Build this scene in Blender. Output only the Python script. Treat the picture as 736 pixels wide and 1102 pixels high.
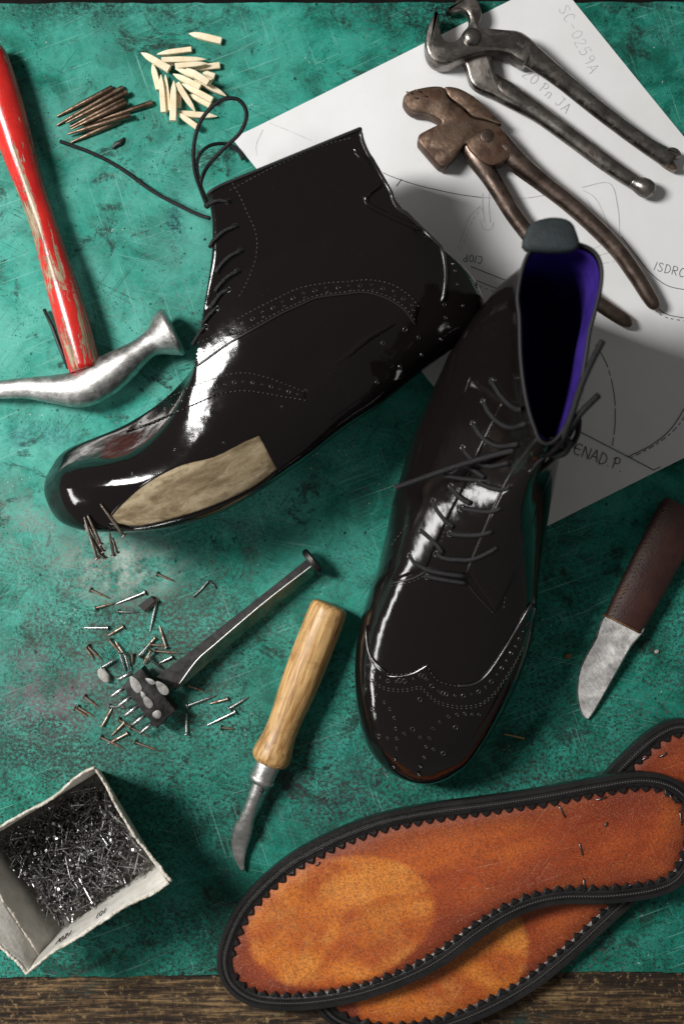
import bpy, bmesh, math, random
from mathutils import Vector, Matrix, noise
from mathutils.bvhtree import BVHTree

random.seed(7)
R = math.radians
for o in list(bpy.data.objects):
    bpy.data.objects.remove(o, do_unlink=True)
scene = bpy.context.scene
COL = scene.collection

# ------------------------------------------------------------------ camera
CAMH = 0.75                      # metres above the bench
PX = 1.0 / 1800.0                # metres per photo pixel on the bench (18 px = 1 cm)
cam_d = bpy.data.cameras.new('camera')
cam = bpy.data.objects.new('camera', cam_d)
COL.objects.link(cam)
cam.location = (0, 0, CAMH)
cam_d.sensor_fit = 'VERTICAL'
cam_d.sensor_height = 36.0
cam_d.sensor_width = 24.0
cam_d.lens = 36.0 * CAMH / (1102 * PX)
cam_d.clip_start = 0.01
cam_d.clip_end = 20
cam_d.dof.use_dof = True
cam_d.dof.focus_distance = CAMH - 0.03
cam_d.dof.aperture_fstop = 6.3
scene.camera = cam
scene.render.resolution_x = 683
scene.render.resolution_y = 1024

# ------------------------------------------------------------------ light
world = bpy.data.worlds.new('World')
scene.world = world
world.use_nodes = True
wbg = world.node_tree.nodes['Background']
wbg.inputs['Color'].default_value = (1.0, 0.98, 0.95, 1)
wbg.inputs['Strength'].default_value = 0.125

def area(name, loc, size, power, col):
    d = bpy.data.lights.new(name, 'AREA')
    d.shape = 'RECTANGLE'
    d.size, d.size_y = size
    d.energy = power
    d.color = col
    o = bpy.data.objects.new(name, d)
    COL.objects.link(o)
    o.location = loc
    o.rotation_euler = (Vector((0, 0, 0)) - Vector(loc)).to_track_quat('-Z', 'Y').to_euler()
    return o
area('window_light', (-0.80, 0.30, 1.03), (0.28, 0.38), 21.5, (1.0, 0.985, 0.96))
area('low_window', (-1.12, -0.34, 0.34), (0.66, 0.14), 5.2, (1.0, 0.99, 0.98))

vs = scene.view_settings
vs.view_transform = 'Standard'
vs.look = 'None'
vs.exposure = 0.0
vs.gamma = 1.0
vs.use_curve_mapping = False

# ------------------------------------------------------------------ helpers
def at(px, py, z=0.0):
    """photo pixel seen at height z (metres) -> world point"""
    k = (CAMH - z) / CAMH
    return Vector(((px - 368) * PX * k, -(py - 551) * PX * k, z))

def crop(pts, ox, oy, s):
    return [(ox + p[0] / s, oy + p[1] / s) + tuple(p[2:]) for p in pts]

def catmull(P, n, closed=False):
    """resample list of tuples/vectors to n points by Catmull-Rom over chord length"""
    P = [tuple(p) for p in P]
    m = len(P)
    dim = len(P[0])
    if closed:
        Q = [P[-1]] + P + [P[0], P[1]]
        segs = m
    else:
        a = tuple(2 * P[0][i] - P[1][i] for i in range(dim))
        b = tuple(2 * P[-1][i] - P[-2][i] for i in range(dim))
        Q = [a] + P + [b]
        segs = m - 1
    L = [0]
    for s in range(segs):
        p, q = Q[s + 1], Q[s + 2]
        L.append(L[-1] + math.sqrt(sum((p[i] - q[i]) ** 2 for i in range(min(dim, 3)))) + 1e-9)
    out = []
    cnt = n if closed else n - 1
    s = 0
    for k in range(n):
        d = L[-1] * k / cnt
        while s < segs - 1 and d > L[s + 1]:
            s += 1
        t = (d - L[s]) / (L[s + 1] - L[s])
        p0, p1, p2, p3 = Q[s], Q[s + 1], Q[s + 2], Q[s + 3]
        out.append(tuple(0.5 * (2 * p1[i] + (p2[i] - p0[i]) * t + (2 * p0[i] - 5 * p1[i] + 4 * p2[i] - p3[i]) * t * t
                         + (3 * p1[i] - p0[i] - 3 * p2[i] + p3[i]) * t ** 3) for i in range(dim)))
    return out

def plen(P):
    return sum(math.dist(P[i][:3], P[i + 1][:3]) for i in range(len(P) - 1))

class MB:
    def __init__(self):
        self.v, self.f = [], []
    def add(self, v, f):
        o = len(self.v)
        self.v += [Vector(p) for p in v]
        self.f += [tuple(i + o for i in q) for q in f]
        return self
    def tube(self, path, rad, segs=10, flat=None, cap=True, up=None):
        """path of 3-D points; rad scalar or list; flat = list or scalar ratio of vertical to lateral radius"""
        n = len(path)
        path = [Vector(p) for p in path]
        rads = [rad] * n if not isinstance(rad, (list, tuple)) else list(rad)
        fl = [1.0 if flat is None else flat] * n if not isinstance(flat, (list, tuple)) else list(flat)
        v, f = [], []
        side = None
        for i in range(n):
            t = (path[min(i + 1, n - 1)] - path[max(i - 1, 0)])
            if t.length < 1e-9:
                t = Vector((1, 0, 0))
            t.normalize()
            u = Vector(up) if up is not None else Vector((0, 0, 1))
            s = t.cross(u)
            if s.length < 0.05:
                s = side if side is not None else t.orthogonal()
            s.normalize()
            if side is not None and s.dot(side) < 0:
                s = -s
            side = s
            w = s.cross(t).normalized()
            for j in range(segs):
                a = 2 * math.pi * j / segs
                v.append(path[i] + s * (math.cos(a) * rads[i]) + w * (math.sin(a) * rads[i] * fl[i]))
        for i in range(n - 1):
            for j in range(segs):
                k = (j + 1) % segs
                f.append((i * segs + j, i * segs + k, (i + 1) * segs + k, (i + 1) * segs + j))
        if cap:
            f.append(tuple(range(segs))[::-1])
            f.append(tuple((n - 1) * segs + j for j in range(segs)))
        return self.add(v, f)
    def box(self, c, sx, sy, sz, rot=0.0):
        m = Matrix.Translation(Vector(c)) @ Matrix.Rotation(rot, 4, 'Z')
        v = [m @ Vector((x * sx / 2, y * sy / 2, z * sz / 2)) for x in (-1, 1) for y in (-1, 1) for z in (-1, 1)]
        return self.add(v, [(0, 1, 3, 2), (4, 6, 7, 5), (0, 4, 5, 1), (2, 3, 7, 6), (0, 2, 6, 4), (1, 5, 7, 3)])
    def build(self, name, mat, parent=None, smooth=True, recalc=True, sharp=None):
        me = bpy.data.meshes.new(name)
        off = parent_off(parent)
        me.from_pydata([tuple(p - off) for p in self.v], [], self.f)
        if recalc:
            bm = bmesh.new(); bm.from_mesh(me)
            bmesh.ops.recalc_face_normals(bm, faces=bm.faces)
            bm.to_mesh(me); bm.free()
        if smooth:
            me.polygons.foreach_set('use_smooth', [True] * len(me.polygons))
            if sharp:
                me.set_sharp_from_angle(angle=R(sharp))
        me.materials.append(mat)
        o = bpy.data.objects.new(name, me)
        COL.objects.link(o)
        if parent is not None:
            o.parent = parent
        return o

def parent_off(p):
    off = Vector((0, 0, 0))
    while p is not None:
        off += p.location
        p = p.parent
    return off

def tag(o, label, cat, group=None, kind=None):
    if label: o['label'] = label
    if cat: o['category'] = cat
    if group: o['group'] = group
    if kind: o['kind'] = kind
    return o

def thing(name, loc, label, cat, group=None):
    o = bpy.data.objects.new(name, None)
    o.empty_display_size = 0.01
    COL.objects.link(o)
    o.location = loc
    return tag(o, label, cat, group)

def offset_poly(P, d):
    """move a closed polygon inwards by d (2-D vectors)"""
    n = len(P)
    A = sum(P[i][0] * P[(i + 1) % n][1] - P[(i + 1) % n][0] * P[i][1] for i in range(n))
    sg = 1 if A > 0 else -1
    out = []
    for i in range(n):
        a, b, c = Vector(P[i - 1][:2]), Vector(P[i][:2]), Vector(P[(i + 1) % n][:2])
        t = ((b - a).normalized() + (c - b).normalized())
        if t.length < 1e-6: t = (c - b)
        t.normalize()
        nrm = Vector((-t.y, t.x)) * sg
        out.append(b + nrm * d)
    return out

def plate(px_pts, z0, z1, bev=0.001, n=None, zref=None, closed_smooth=True, dome=0.0):
    """outline in photo pixels seen at height zref -> bevelled slab with upright walls"""
    zr = z1 if zref is None else zref
    P = px_pts if n is None else catmull(px_pts, n, True)
    P = [at(p[0], p[1], zr) for p in P]
    P2 = [(p.x, p.y) for p in P]
    m = MB()
    N = len(P2)
    rings = []
    for d, z in ((bev * .6, z0), (0, z0 + bev * .6), (0, z1 - bev), (bev * .3, z1 - bev * .3), (bev, z1)):
        q = offset_poly(P2, d) if d else [Vector(p) for p in P2]
        rings.append([Vector((p[0], p[1], z)) for p in q])
    v = [p for r in rings for p in r]
    f = []
    for r in range(len(rings) - 1):
        for i in range(N):
            k = (i + 1) % N
            f.append((r * N + i, r * N + k, (r + 1) * N + k, (r + 1) * N + i))
    f.append(tuple((len(rings) - 1) * N + i for i in range(N)))
    f.append(tuple(range(N))[::-1])
    m.add(v, f)
    return m

# ------------------------------------------------------------------ materials
class NT:
    def __init__(self, name):
        self.m = bpy.data.materials.new(name)
        self.m.use_nodes = True
        self.t = self.m.node_tree
        self.b = self.t.nodes['Principled BSDF']
        self.co = None
    def n(self, typ, **kw):
        x = self.t.nodes.new(typ)
        for k, v in kw.items():
            setattr(x, k, v)
        return x
    def l(self, a, b):
        self.t.links.new(a, b)
    def coords(self, scale=(1, 1, 1), rot=(0, 0, 0), loc=(0, 0, 0), src='Object'):
        tc = self.n('ShaderNodeTexCoord')
        v = tc.outputs[src]
        if any(rot):                       # turn first, stretch afterwards
            m0 = self.n('ShaderNodeMapping')
            m0.inputs['Rotation'].default_value = rot
            self.l(v, m0.inputs['Vector']); v = m0.outputs['Vector']
        mp = self.n('ShaderNodeMapping')
        mp.inputs['Scale'].default_value = scale
        mp.inputs['Location'].default_value = loc
        self.l(v, mp.inputs['Vector'])
        return mp.outputs['Vector']
    def noise(self, vec, scale, detail=4, rough=.55, dist=0.0):
        x = self.n('ShaderNodeTexNoise')
        x.inputs['Scale'].default_value = scale
        x.inputs['Detail'].default_value = detail
        x.inputs['Roughness'].default_value = rough
        x.inputs['Distortion'].default_value = dist
        self.l(vec, x.inputs['Vector'])
        return x.outputs['Fac']
    def voro(self, vec, scale, feat='F1', out='Distance', rnd=1.0):
        x = self.n('ShaderNodeTexVoronoi')
        x.feature = feat
        x.inputs['Scale'].default_value = scale
        x.inputs['Randomness'].default_value = rnd
        self.l(vec, x.inputs['Vector'])
        return x.outputs[out]
    def ramp(self, fac, stops, interp='LINEAR'):
        x = self.n('ShaderNodeValToRGB')
        x.color_ramp.interpolation = interp
        e = x.color_ramp.elements
        while len(e) < len(stops): e.new(0.5)
        for i, (p, c) in enumerate(stops):
            e[i].position = p
            e[i].color = tuple(c) + (1,) if len(c) == 3 else c
        self.l(fac, x.inputs['Fac'])
        return x.outputs['Color']
    def step(self, fac, a, b, lo=0.0, hi=1.0):
        x = self.n('ShaderNodeMapRange')
        x.inputs['From Min'].default_value = a
        x.inputs['From Max'].default_value = b
        x.inputs['To Min'].default_value = lo
        x.inputs['To Max'].default_value = hi
        self.l(fac, x.inputs['Value'])
        return x.outputs['Result']
    def mix(self, fac, a, b, mode='MIX'):
        x = self.n('ShaderNodeMix')
        x.data_type = 'RGBA'
        x.blend_type = mode
        for s, v in ((x.inputs[0], fac), (x.inputs[6], a), (x.inputs[7], b)):
            if hasattr(v, 'is_linked'): self.l(v, s)
            elif isinstance(v, (int, float)): s.default_value = v
            else: s.default_value = tuple(v) + (1,)
        return x.outputs[2]
    def math(self, op, a, b=0.0, c=None):
        x = self.n('ShaderNodeMath')
        x.operation = op
        for i, v in enumerate((a, b) if c is None else (a, b, c)):
            if hasattr(v, 'is_linked'): self.l(v, x.inputs[i])
            else: x.inputs[i].default_value = v
        return x.outputs[0]
    def bump(self, h, dist, strength=1.0, prev=None):
        x = self.n('ShaderNodeBump')
        x.inputs['Distance'].default_value = dist
        x.inputs['Strength'].default_value = strength
        self.l(h, x.inputs['Height'])
        if prev is not None: self.l(prev, x.inputs['Normal'])
        return x.outputs['Normal']
    def set(self, **kw):
        names = dict(color='Base Color', rough='Roughness', metal='Metallic', normal='Normal', coat='Coat Weight',
                     coat_rough='Coat Roughness', spec='Specular IOR Level', sheen='Sheen Weight', trans='Transmission Weight', sss='Subsurface Weight')
        for k, v in kw.items():
            s = self.b.inputs[names[k]]
            if hasattr(v, 'is_linked'): self.l(v, s)
            elif isinstance(v, (int, float)): s.default_value = v
            else: s.default_value = tuple(v) + (1,)
        return self.m

M = {}
def mat_board():
    t = NT('green_paint')
    c = t.coords()
    mul = lambda a, b: t.math('MULTIPLY', a, b)
    big = t.noise(c, 6, 5, .62, .5)
    med = t.noise(c, 34, 6, .68, .8)
    grit = t.noise(c, 480, 6, .85)
    grit2 = t.noise(t.coords(loc=(4, 1, 0)), 900, 4, .75)
    col = t.ramp(big, [(.34, (.004, .125, .086)), (.5, (.010, .215, .155)), (.64, (.030, .300, .232))])
    col = t.mix(t.step(med, .46, .64, 0, .5), col, (.062, .385, .310))
    col = t.mix(t.step(med, .50, .36, 0, .7), col, (.004, .085, .060))
    col = t.mix(t.step(t.noise(c, 130, 5, .7), .52, .66, 0, .45), col, (.006, .075, .056))
    col = t.mix(t.step(grit2, .55, .68, 0, .35), col, (.08, .48, .37))
    # broad paler patch centred near the left edge, broken up by noise
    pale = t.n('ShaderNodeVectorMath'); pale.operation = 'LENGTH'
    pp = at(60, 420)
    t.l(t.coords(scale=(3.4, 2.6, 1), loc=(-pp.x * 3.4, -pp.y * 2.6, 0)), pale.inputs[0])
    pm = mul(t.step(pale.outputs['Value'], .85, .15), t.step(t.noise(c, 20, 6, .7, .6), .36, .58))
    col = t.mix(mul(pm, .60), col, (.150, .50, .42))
    # gritty grime, denser in some areas than in others
    sep = t.n('ShaderNodeSeparateXYZ'); t.l(c, sep.inputs[0])
    low = t.step(t.math('ADD', sep.outputs['Y'], mul(t.noise(c, 9, 4, .6), .12)), .14, -.02, .12, 1.0)
    area_ = mul(low, t.step(t.noise(t.coords(loc=(.7, .2, 0)), 10, 5, .65, .8), .36, .54))
    g = mul(t.step(grit, .47, .58), t.math('ADD', mul(area_, .95), .05))
    col = t.mix(g, col, (.022, .028, .022))
    # blotches of dark stain
    st_ = mul(t.step(t.noise(t.coords(loc=(3, 7, 0)), 26, 6, .72, 1.2), .565, .62), t.step(t.noise(c, 300, 4, .7), .36, .52))
    col = t.mix(mul(st_, .8), col, (.014, .024, .020))
    # pits and specks of three sizes
    sp = None
    for k, (sc_, th_) in enumerate(((150, .15), (330, .17), (620, .2))):
        v = t.voro(t.coords(loc=(.3 + k, .1, 0)), sc_)
        m_ = mul(t.step(v, th_, th_ * .6), t.step(t.noise(t.coords(loc=(k, k, 1)), 45, 3, .6), .52, .58))
        col = t.mix(mul(m_, .9), col, (.010, .014, .012))
        sp = m_ if sp is None else t.math('MAXIMUM', sp, m_)
    v = t.voro(t.coords(loc=(5, 2, 0)), 260)
    m_ = mul(t.step(v, .12, .08), t.step(t.noise(t.coords(loc=(8, 3, 1)), 40, 3, .6), .57, .60))
    col = t.mix(m_, col, (.42, .45, .40))
    # reddish and violet remains of older paint
    vi = mul(t.step(t.noise(c, 380, 5, .75), .54, .64), t.step(t.noise(t.coords(loc=(2, 3, 1)), 12, 4, .6), .48, .60))
    col = t.mix(mul(vi, .7), col, (.13, .062, .070))
    # scratches in several directions
    for i, (rot, sc, w) in enumerate(((.45, 900, .6), (-.35, 800, .55), (1.25, 1000, .5), (2.2, 900, .5), (.2, 1500, .5), (2.7, 1300, .5))):
        cc = t.coords(scale=(.016, 1, 1), rot=(0, 0, rot), loc=(i * 3.1, i, 0))
        s = mul(t.step(t.noise(cc, sc, 2, .5), .64, .68), t.step(t.noise(t.coords(loc=(i, 5, 2)), 13, 4, .65), .49, .58))
        col = t.mix(mul(s, w), col, (.20, .47, .40) if i % 3 else (.01, .03, .025))
    # worn spots (round the tacks, under the boot toe), dark spots, the box's painted shadow
    cache = {}
    gr2 = t.step(grit, .40, .52)
    def shared(k):
        if k not in cache: cache[k] = t.noise(t.coords(loc=(k, 0, 0)), k, 5, .75)
        return cache[k]
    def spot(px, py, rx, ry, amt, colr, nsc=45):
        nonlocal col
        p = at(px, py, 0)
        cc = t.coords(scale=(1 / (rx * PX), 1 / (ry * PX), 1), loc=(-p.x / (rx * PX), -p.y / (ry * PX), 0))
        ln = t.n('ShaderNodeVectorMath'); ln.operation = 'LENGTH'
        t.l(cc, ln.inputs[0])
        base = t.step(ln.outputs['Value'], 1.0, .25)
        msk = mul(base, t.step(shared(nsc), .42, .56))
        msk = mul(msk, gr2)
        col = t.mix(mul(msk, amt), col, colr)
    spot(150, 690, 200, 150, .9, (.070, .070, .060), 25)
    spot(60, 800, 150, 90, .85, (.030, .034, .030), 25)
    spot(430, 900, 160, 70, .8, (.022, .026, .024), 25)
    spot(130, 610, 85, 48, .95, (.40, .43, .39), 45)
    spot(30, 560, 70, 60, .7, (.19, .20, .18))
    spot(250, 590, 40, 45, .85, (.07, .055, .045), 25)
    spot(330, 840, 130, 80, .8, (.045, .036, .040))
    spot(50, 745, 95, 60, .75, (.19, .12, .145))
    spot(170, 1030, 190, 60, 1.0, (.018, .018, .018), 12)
    spot(215, 930, 70, 110, .75, (.016, .018, .017), 14)  # cast shadow of the card box, painted into the board colour
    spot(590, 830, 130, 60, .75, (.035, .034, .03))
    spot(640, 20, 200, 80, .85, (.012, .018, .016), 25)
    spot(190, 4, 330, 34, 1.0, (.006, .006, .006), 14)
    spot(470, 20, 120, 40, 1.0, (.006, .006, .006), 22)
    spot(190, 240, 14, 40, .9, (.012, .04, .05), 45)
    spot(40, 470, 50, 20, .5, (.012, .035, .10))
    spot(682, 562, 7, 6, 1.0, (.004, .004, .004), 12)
    h = t.math('ADD', mul(grit, .7), t.math('ADD', mul(med, .8), mul(sp, -.8)))
    nrm = t.bump(h, .0005, .8)
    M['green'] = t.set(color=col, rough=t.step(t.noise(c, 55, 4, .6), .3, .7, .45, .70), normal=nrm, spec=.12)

def mat_oldwood():
    t = NT('old_bench_wood')
    w = t.noise(t.coords(scale=(.12, 1, 1)), 90, 6, .7, 1.2)
    w2 = t.noise(t.coords(scale=(.05, 1, 1)), 520, 5, .7, .6)
    w3 = t.noise(t.coords(), 300, 5, .8)
    col = t.ramp(w, [(.38, (.030, .016, .009)), (.5, (.120, .070, .032)), (.60, (.27, .170, .080))])
    col = t.mix(t.step(w2, .47, .57, .85, 0), col, (.014, .010, .008))
    col = t.mix(t.step(w3, .56, .64, 0, .7), col, (.36, .24, .11))
    col = t.mix(t.step(w3, .46, .38, 0, .7), col, (.010, .008, .007))
    gp = t.math('MULTIPLY', t.step(t.noise(t.coords(scale=(.3, 1, 1)), 60, 5, .7), .60, .66), .6)
    col = t.mix(gp, col, (.015, .06, .05))
    M['oldwood'] = t.set(color=col, rough=.7, normal=t.bump(t.math('ADD', w, w2), .0012, .9), spec=.25)

def mat_simple(key, color, rough=.5, metal=0.0, coat=0.0, coat_rough=.05, spec=.5, nz=None, var=0.0, col2=None, vs_=60):
    t = NT(key)
    c = t.coords()
    kw = dict(rough=rough, metal=metal, coat=coat, coat_rough=coat_rough, spec=spec)
    if col2 is not None:
        kw['color'] = t.mix(t.step(t.noise(c, vs_, 5, .65, .4), .38, .64), color, col2)
    else:
        kw['color'] = color
    if var:
        kw['rough'] = t.step(t.noise(c, 90, 5, .65), .3, .7, max(rough - var, .02), rough + var)
    if nz:
        kw['normal'] = t.bump(t.noise(c, nz[0], 4, .6), nz[1], nz[2] if len(nz) > 2 else .6)
    M[key] = t.set(**kw)

def mat_leather_black():
    t = NT('black_patent_leather')
    c = t.coords()
    fine = t.noise(c, 900, 3, .6)
    wave = t.noise(c, 38, 3, .5)
    dust = t.math('MULTIPLY', t.step(t.noise(c, 1300, 2, .6), .70, .76), t.step(t.noise(c, 45, 3, .6), .48, .62))
    col = t.mix(t.math('MULTIPLY', dust, .22), (.0060, .0044, .0043), (.20, .19, .18))
    n1 = t.bump(wave, .0020, .30)
    pores = t.voro(c, 1700)
    n2 = t.bump(t.math('ADD', fine, t.math('MULTIPLY', pores, .5)), .00004, .35, n1)
    M['patent'] = t.set(color=col, rough=t.step(t.noise(c, 28, 6, .7, .8), .35, .68, .055, .13), normal=n2, spec=.5, coat=.0, coat_rough=.06)

def mat_wood(key, a, b, axis_rot, rough=.5, coat=0.0, sc=500):
    t = NT(key)
    c = t.coords(rot=(0, 0, axis_rot), scale=(.05, 1, 1))
    g = t.noise(c, sc, 5, .65, .6)
    g2 = t.noise(t.coords(rot=(0, 0, axis_rot), scale=(.18, 1, 1)), 160, 4, .6, .8)
    col = t.ramp(g, [(.38, a), (.58, b)])
    col = t.mix(t.step(g2, .45, .7, 0, .5), col, tuple(x * .55 for x in a))
    stain = t.step(t.noise(t.coords(), 75, 5, .7), .52, .68, 0, .5)
    col = t.mix(stain, col, (a[0] * .5, a[1] * .42, a[2] * .35))
    M[key] = t.set(color=col, rough=rough, normal=t.bump(g, .0004, .7), coat=coat, coat_rough=.25)

def mat_redpaint():
    t = NT('chipped_red_paint')
    ax = math.atan2(-(393 - 62), 85)
    c = t.coords(rot=(0, 0, -ax), scale=(.10, 1, 1))
    long = t.noise(c, 150, 5, .65, .5)
    fine = t.noise(t.coords(), 330, 5, .7)
    chips = t.noise(t.coords(rot=(0, 0, -ax), scale=(.35, 1, 1)), 260, 5, .7)
    wood = t.ramp(t.noise(c, 600, 4, .6), [(.35, (.13, .085, .045)), (.65, (.42, .32, .20))])
    red = t.mix(t.step(t.noise(t.coords(), 40, 4, .6), .35, .7), (.42, .010, .010), (.62, .026, .018))
    msk = t.math('MAXIMUM', t.step(t.math('ADD', long, t.math('MULTIPLY', fine, .22)), .645, .685), t.step(chips, .665, .69))
    col = t.mix(msk, red, wood)
    col = t.mix(t.step(t.noise(t.coords(), 480, 4, .7), .62, .70, 0, .6), col, (.05, .02, .015))
    M['redpaint'] = t.set(color=col, rough=t.step(msk, 0, 1, .24, .7), normal=t.bump(t.math('ADD', t.math('MULTIPLY', msk, -.8), t.math('MULTIPLY', fine, .3)), .0005, .8),
                          coat=.25, coat_rough=.15)

def mat_metal(key, c1, c2, rough, sc=120, aniso_rot=None, rust=None, bump=.00025):
    t = NT(key)
    c = t.coords()
    n1 = t.noise(c, sc, 6, .7, .4)
    col = t.mix(t.step(n1, .36, .64), c1, c2)
    met = 1.0
    rg = t.step(t.noise(c, sc * 1.4, 5, .7), .3, .7, rough - .1, rough + .14)
    if aniso_rot is not None:
        cc = t.coords(rot=(0, 0, aniso_rot), scale=(.03, 1, 1))
        s = t.noise(cc, 1400, 3, .6)
        col = t.mix(t.step(s, .40, .62, 0, .4), col, tuple(x * .45 for x in c1))
    if rust is not None:
        rm = t.math('MULTIPLY', t.step(t.noise(c, sc * .7, 6, .72, .6), rust[1], rust[1] + .16), 1)
        col = t.mix(rm, col, t.mix(t.step(t.noise(c, 260, 5, .7), .35, .65), rust[0], tuple(x * .45 for x in rust[0])))
        met = t.step(rm, 0, 1, 1.0, .25)
        rg = t.mix(rm, rg, (.58, .58, .58))
    M[key] = t.set(color=col, rough=rg, metal=met, normal=t.bump(t.noise(c, 420, 5, .7), bump, .8))

def mat_insole(key, ell):
    """ell = (cx, cy, rx, ry, rot) worn pale ball area in photo pixels, world-anchored"""
    t = NT(key)
    c = t.coords()
    at_ = t.n('ShaderNodeAttribute'); at_.attribute_name = 'edge'
    edge = at_.outputs['Fac']
    fine = t.noise(c, 700, 5, .75)
    fine2 = t.noise(c, 1500, 3, .7)
    big = t.noise(t.coords(rot=(0, 0, -.3), scale=(.35, 1, 1)), 34, 3, .5, .4)
    base = t.ramp(big, [(.34, (.26, .034, .008)), (.5, (.38, .062, .010)), (.66, (.54, .115, .014))])
    base = t.mix(t.step(t.math('ADD', edge, t.math('MULTIPLY', t.noise(c, 60, 4, .6), .012)), .006, .024, .85, 0), base, (.150, .022, .010))
    cx, cy, rx, ry, rot = ell
    mp = t.coords(loc=(0, 0, 0))
    sub = t.n('ShaderNodeVectorMath'); sub.operation = 'SUBTRACT'
    t.l(mp, sub.inputs[0]); sub.inputs[1].default_value = (cx, cy, 0)
    rt = t.n('ShaderNodeMapping'); rt.inputs['Rotation'].default_value = (0, 0, -rot)
    t.l(sub.outputs[0], rt.inputs['Vector'])
    dv = t.n('ShaderNodeVectorMath'); dv.operation = 'MULTIPLY'
    t.l(rt.outputs[0], dv.inputs[0]); dv.inputs[1].default_value = (1 / rx, 1 / ry, 0)
    ln = t.n('ShaderNodeVectorMath'); ln.operation = 'LENGTH'
    t.l(dv.outputs[0], ln.inputs[0])
    dist = t.math('ADD', ln.outputs['Value'], t.math('MULTIPLY', t.math('SUBTRACT', t.noise(c, 30, 3, .6), .5), .12))
    em = t.math('MULTIPLY', t.step(dist, 1.03, .95), t.step(t.noise(c, 26, 4, .6, .5), .30, .52, .7, 1.0))
    rings = t.noise(t.coords(rot=(0, 0, -.3), loc=(1, 2, 0), scale=(.5, 1, 1)), 30, 2, .45, 1.2)
    worn = t.ramp(rings, [(.38, (.48, .100, .011)), (.5, (.66, .185, .019)), (.60, (.78, .265, .036))])
    worn = t.mix(t.step(t.noise(c, 55, 5, .7), .48, .65, 0, .4), worn, (.74, .33, .075))
    col = t.mix(em, base, worn)
    fib = t.noise(t.coords(rot=(0, 0, 1.1), scale=(.12, 1, 1)), 1500, 3, .7)
    col = t.mix(t.step(fib, .50, .62, 0, .4), col, (.12, .024, .010))
    col = t.mix(t.step(fine, .46, .60, 0, .55), col, (.105, .022, .010))
    col = t.mix(t.step(fine2, .56, .66, 0, .42), col, (.60, .34, .19))
    # knife scores
    for i, rr in enumerate((.35, .2, 1.0)):
        cc = t.coords(scale=(.015, 1, 1), rot=(0, 0, -rr), loc=(i * 2.2, 0, 0))
        s = t.math('MULTIPLY', t.step(t.noise(cc, 1500, 2, .5), .68, .71), t.step(t.noise(t.coords(loc=(i, 1, 1)), 18, 3, .6), .52, .6))
        col = t.mix(t.math('MULTIPLY', s, .42), col, (.62, .40, .24))
    M[key] = t.set(color=col, rough=.42, spec=.45, normal=t.bump(t.math('ADD', fine, t.math('MULTIPLY', rings, .04)), .0004, .7))

mat_board(); mat_oldwood(); mat_leather_black(); mat_redpaint()
mat_simple('black_stain', (.0035, .003, .003), .85, spec=.1, nz=(90, .001), col2=(.010, .008, .008))
def mat_paper():
    t = NT('paper')
    c = t.coords()
    col = t.mix(t.step(t.noise(c, 18, 5, .6), .4, .7), (.77, .775, .78), (.72, .72, .71))
    col = t.mix(t.step(t.noise(c, 60, 5, .75), .62, .75, 0, .25), col, (.52, .50, .47))
    M['paper'] = t.set(color=col, rough=.75, spec=.2, normal=t.bump(t.math('ADD', t.noise(c, 14, 4, .5), t.math('MULTIPLY', t.noise(c, 900, 3, .6), .02)), .002, .35))
mat_paper()
mat_simple('ink', (.025, .024, .026), .6)
mat_simple('pencil', (.42, .42, .43), .55, col2=(.62, .62, .63), vs_=300)
mat_simple('lace', (.008, .007, .008), .5, nz=(1800, .0006, 1.0), spec=.35)
mat_simple('binding', (.012, .011, .012), .55, spec=.3)
mat_simple('thread', (.055, .05, .048), .45)
mat_simple('perforation', (.02, .018, .018), .2, spec=.7)
mat_simple('edge_cord', (.02, .018, .018), .22, spec=.7)
mat_simple('purple_lining', (.048, .022, .235), .42, nz=(90, .0015), col2=(.026, .011, .14), vs_=40)
mat_simple('dark_lining', (.012, .010, .012), .8)
mat_simple('pull_tab', (.015, .024, .027), .7, nz=(900, .0005, .9), col2=(.010, .014, .016), vs_=150)
def mat_rawleather():
    t = NT('raw_leather')
    c = t.coords(rot=(0, 0, -.45), scale=(.3, 1, 1))
    col = t.ramp(t.noise(c, 160, 6, .7, .6), [(.34, (.13, .092, .050)), (.5, (.25, .190, .112)), (.64, (.37, .30, .195))])
    col = t.mix(t.step(t.noise(t.coords(), 500, 4, .7), .55, .68, 0, .6), col, (.12, .075, .035))
    M['rawleather'] = t.set(color=col, rough=.72, normal=t.bump(t.noise(c, 500, 5, .7), .0003, .8), spec=.25)
mat_rawleather()
mat_metal('steel_dark', (.17, .150, .135), (.33, .305, .28), .30, 90, rust=((.060, .036, .024), .53), bump=.00012)
mat_metal('steel_bright', (.58, .57, .55), (.76, .75, .73), .40, 120, rust=((.16, .12, .08), .66))
mat_metal('cast_steel', (.42, .41, .40), (.70, .69, .67), .44, 160, aniso_rot=-.4, rust=((.14, .10, .07), .66), bump=.0002)
mat_metal('stud_steel', (.30, .29, .28), (.46, .45, .43), .42, 160, bump=.0001)
mat_metal('rusty', (.13, .085, .058), (.24, .17, .125), .45, 80, rust=((.085, .036, .018), .42), bump=.00035)
mat_metal('rusty_handle', (.12, .085, .068), (.25, .19, .16), .36, 80, rust=((.08, .04, .024), .54), bump=.00015)
mat_metal('blade', (.72, .70, .68), (.90, .88, .86), .34, 60, aniso_rot=1.05, rust=((.06, .045, .038), .74), bump=.00004)
mat_metal('spike', (.17, .115, .08), (.30, .215, .15), .38, 200, rust=((.13, .07, .04), .55))
mat_metal('nail_rusty', (.30, .22, .17), (.5, .42, .36), .38, 200, rust=((.24, .095, .045), .50))
mat_metal('toe_nail', (.16, .13, .11), (.34, .29, .25), .36, 200, rust=((.12, .06, .035), .55))
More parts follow.
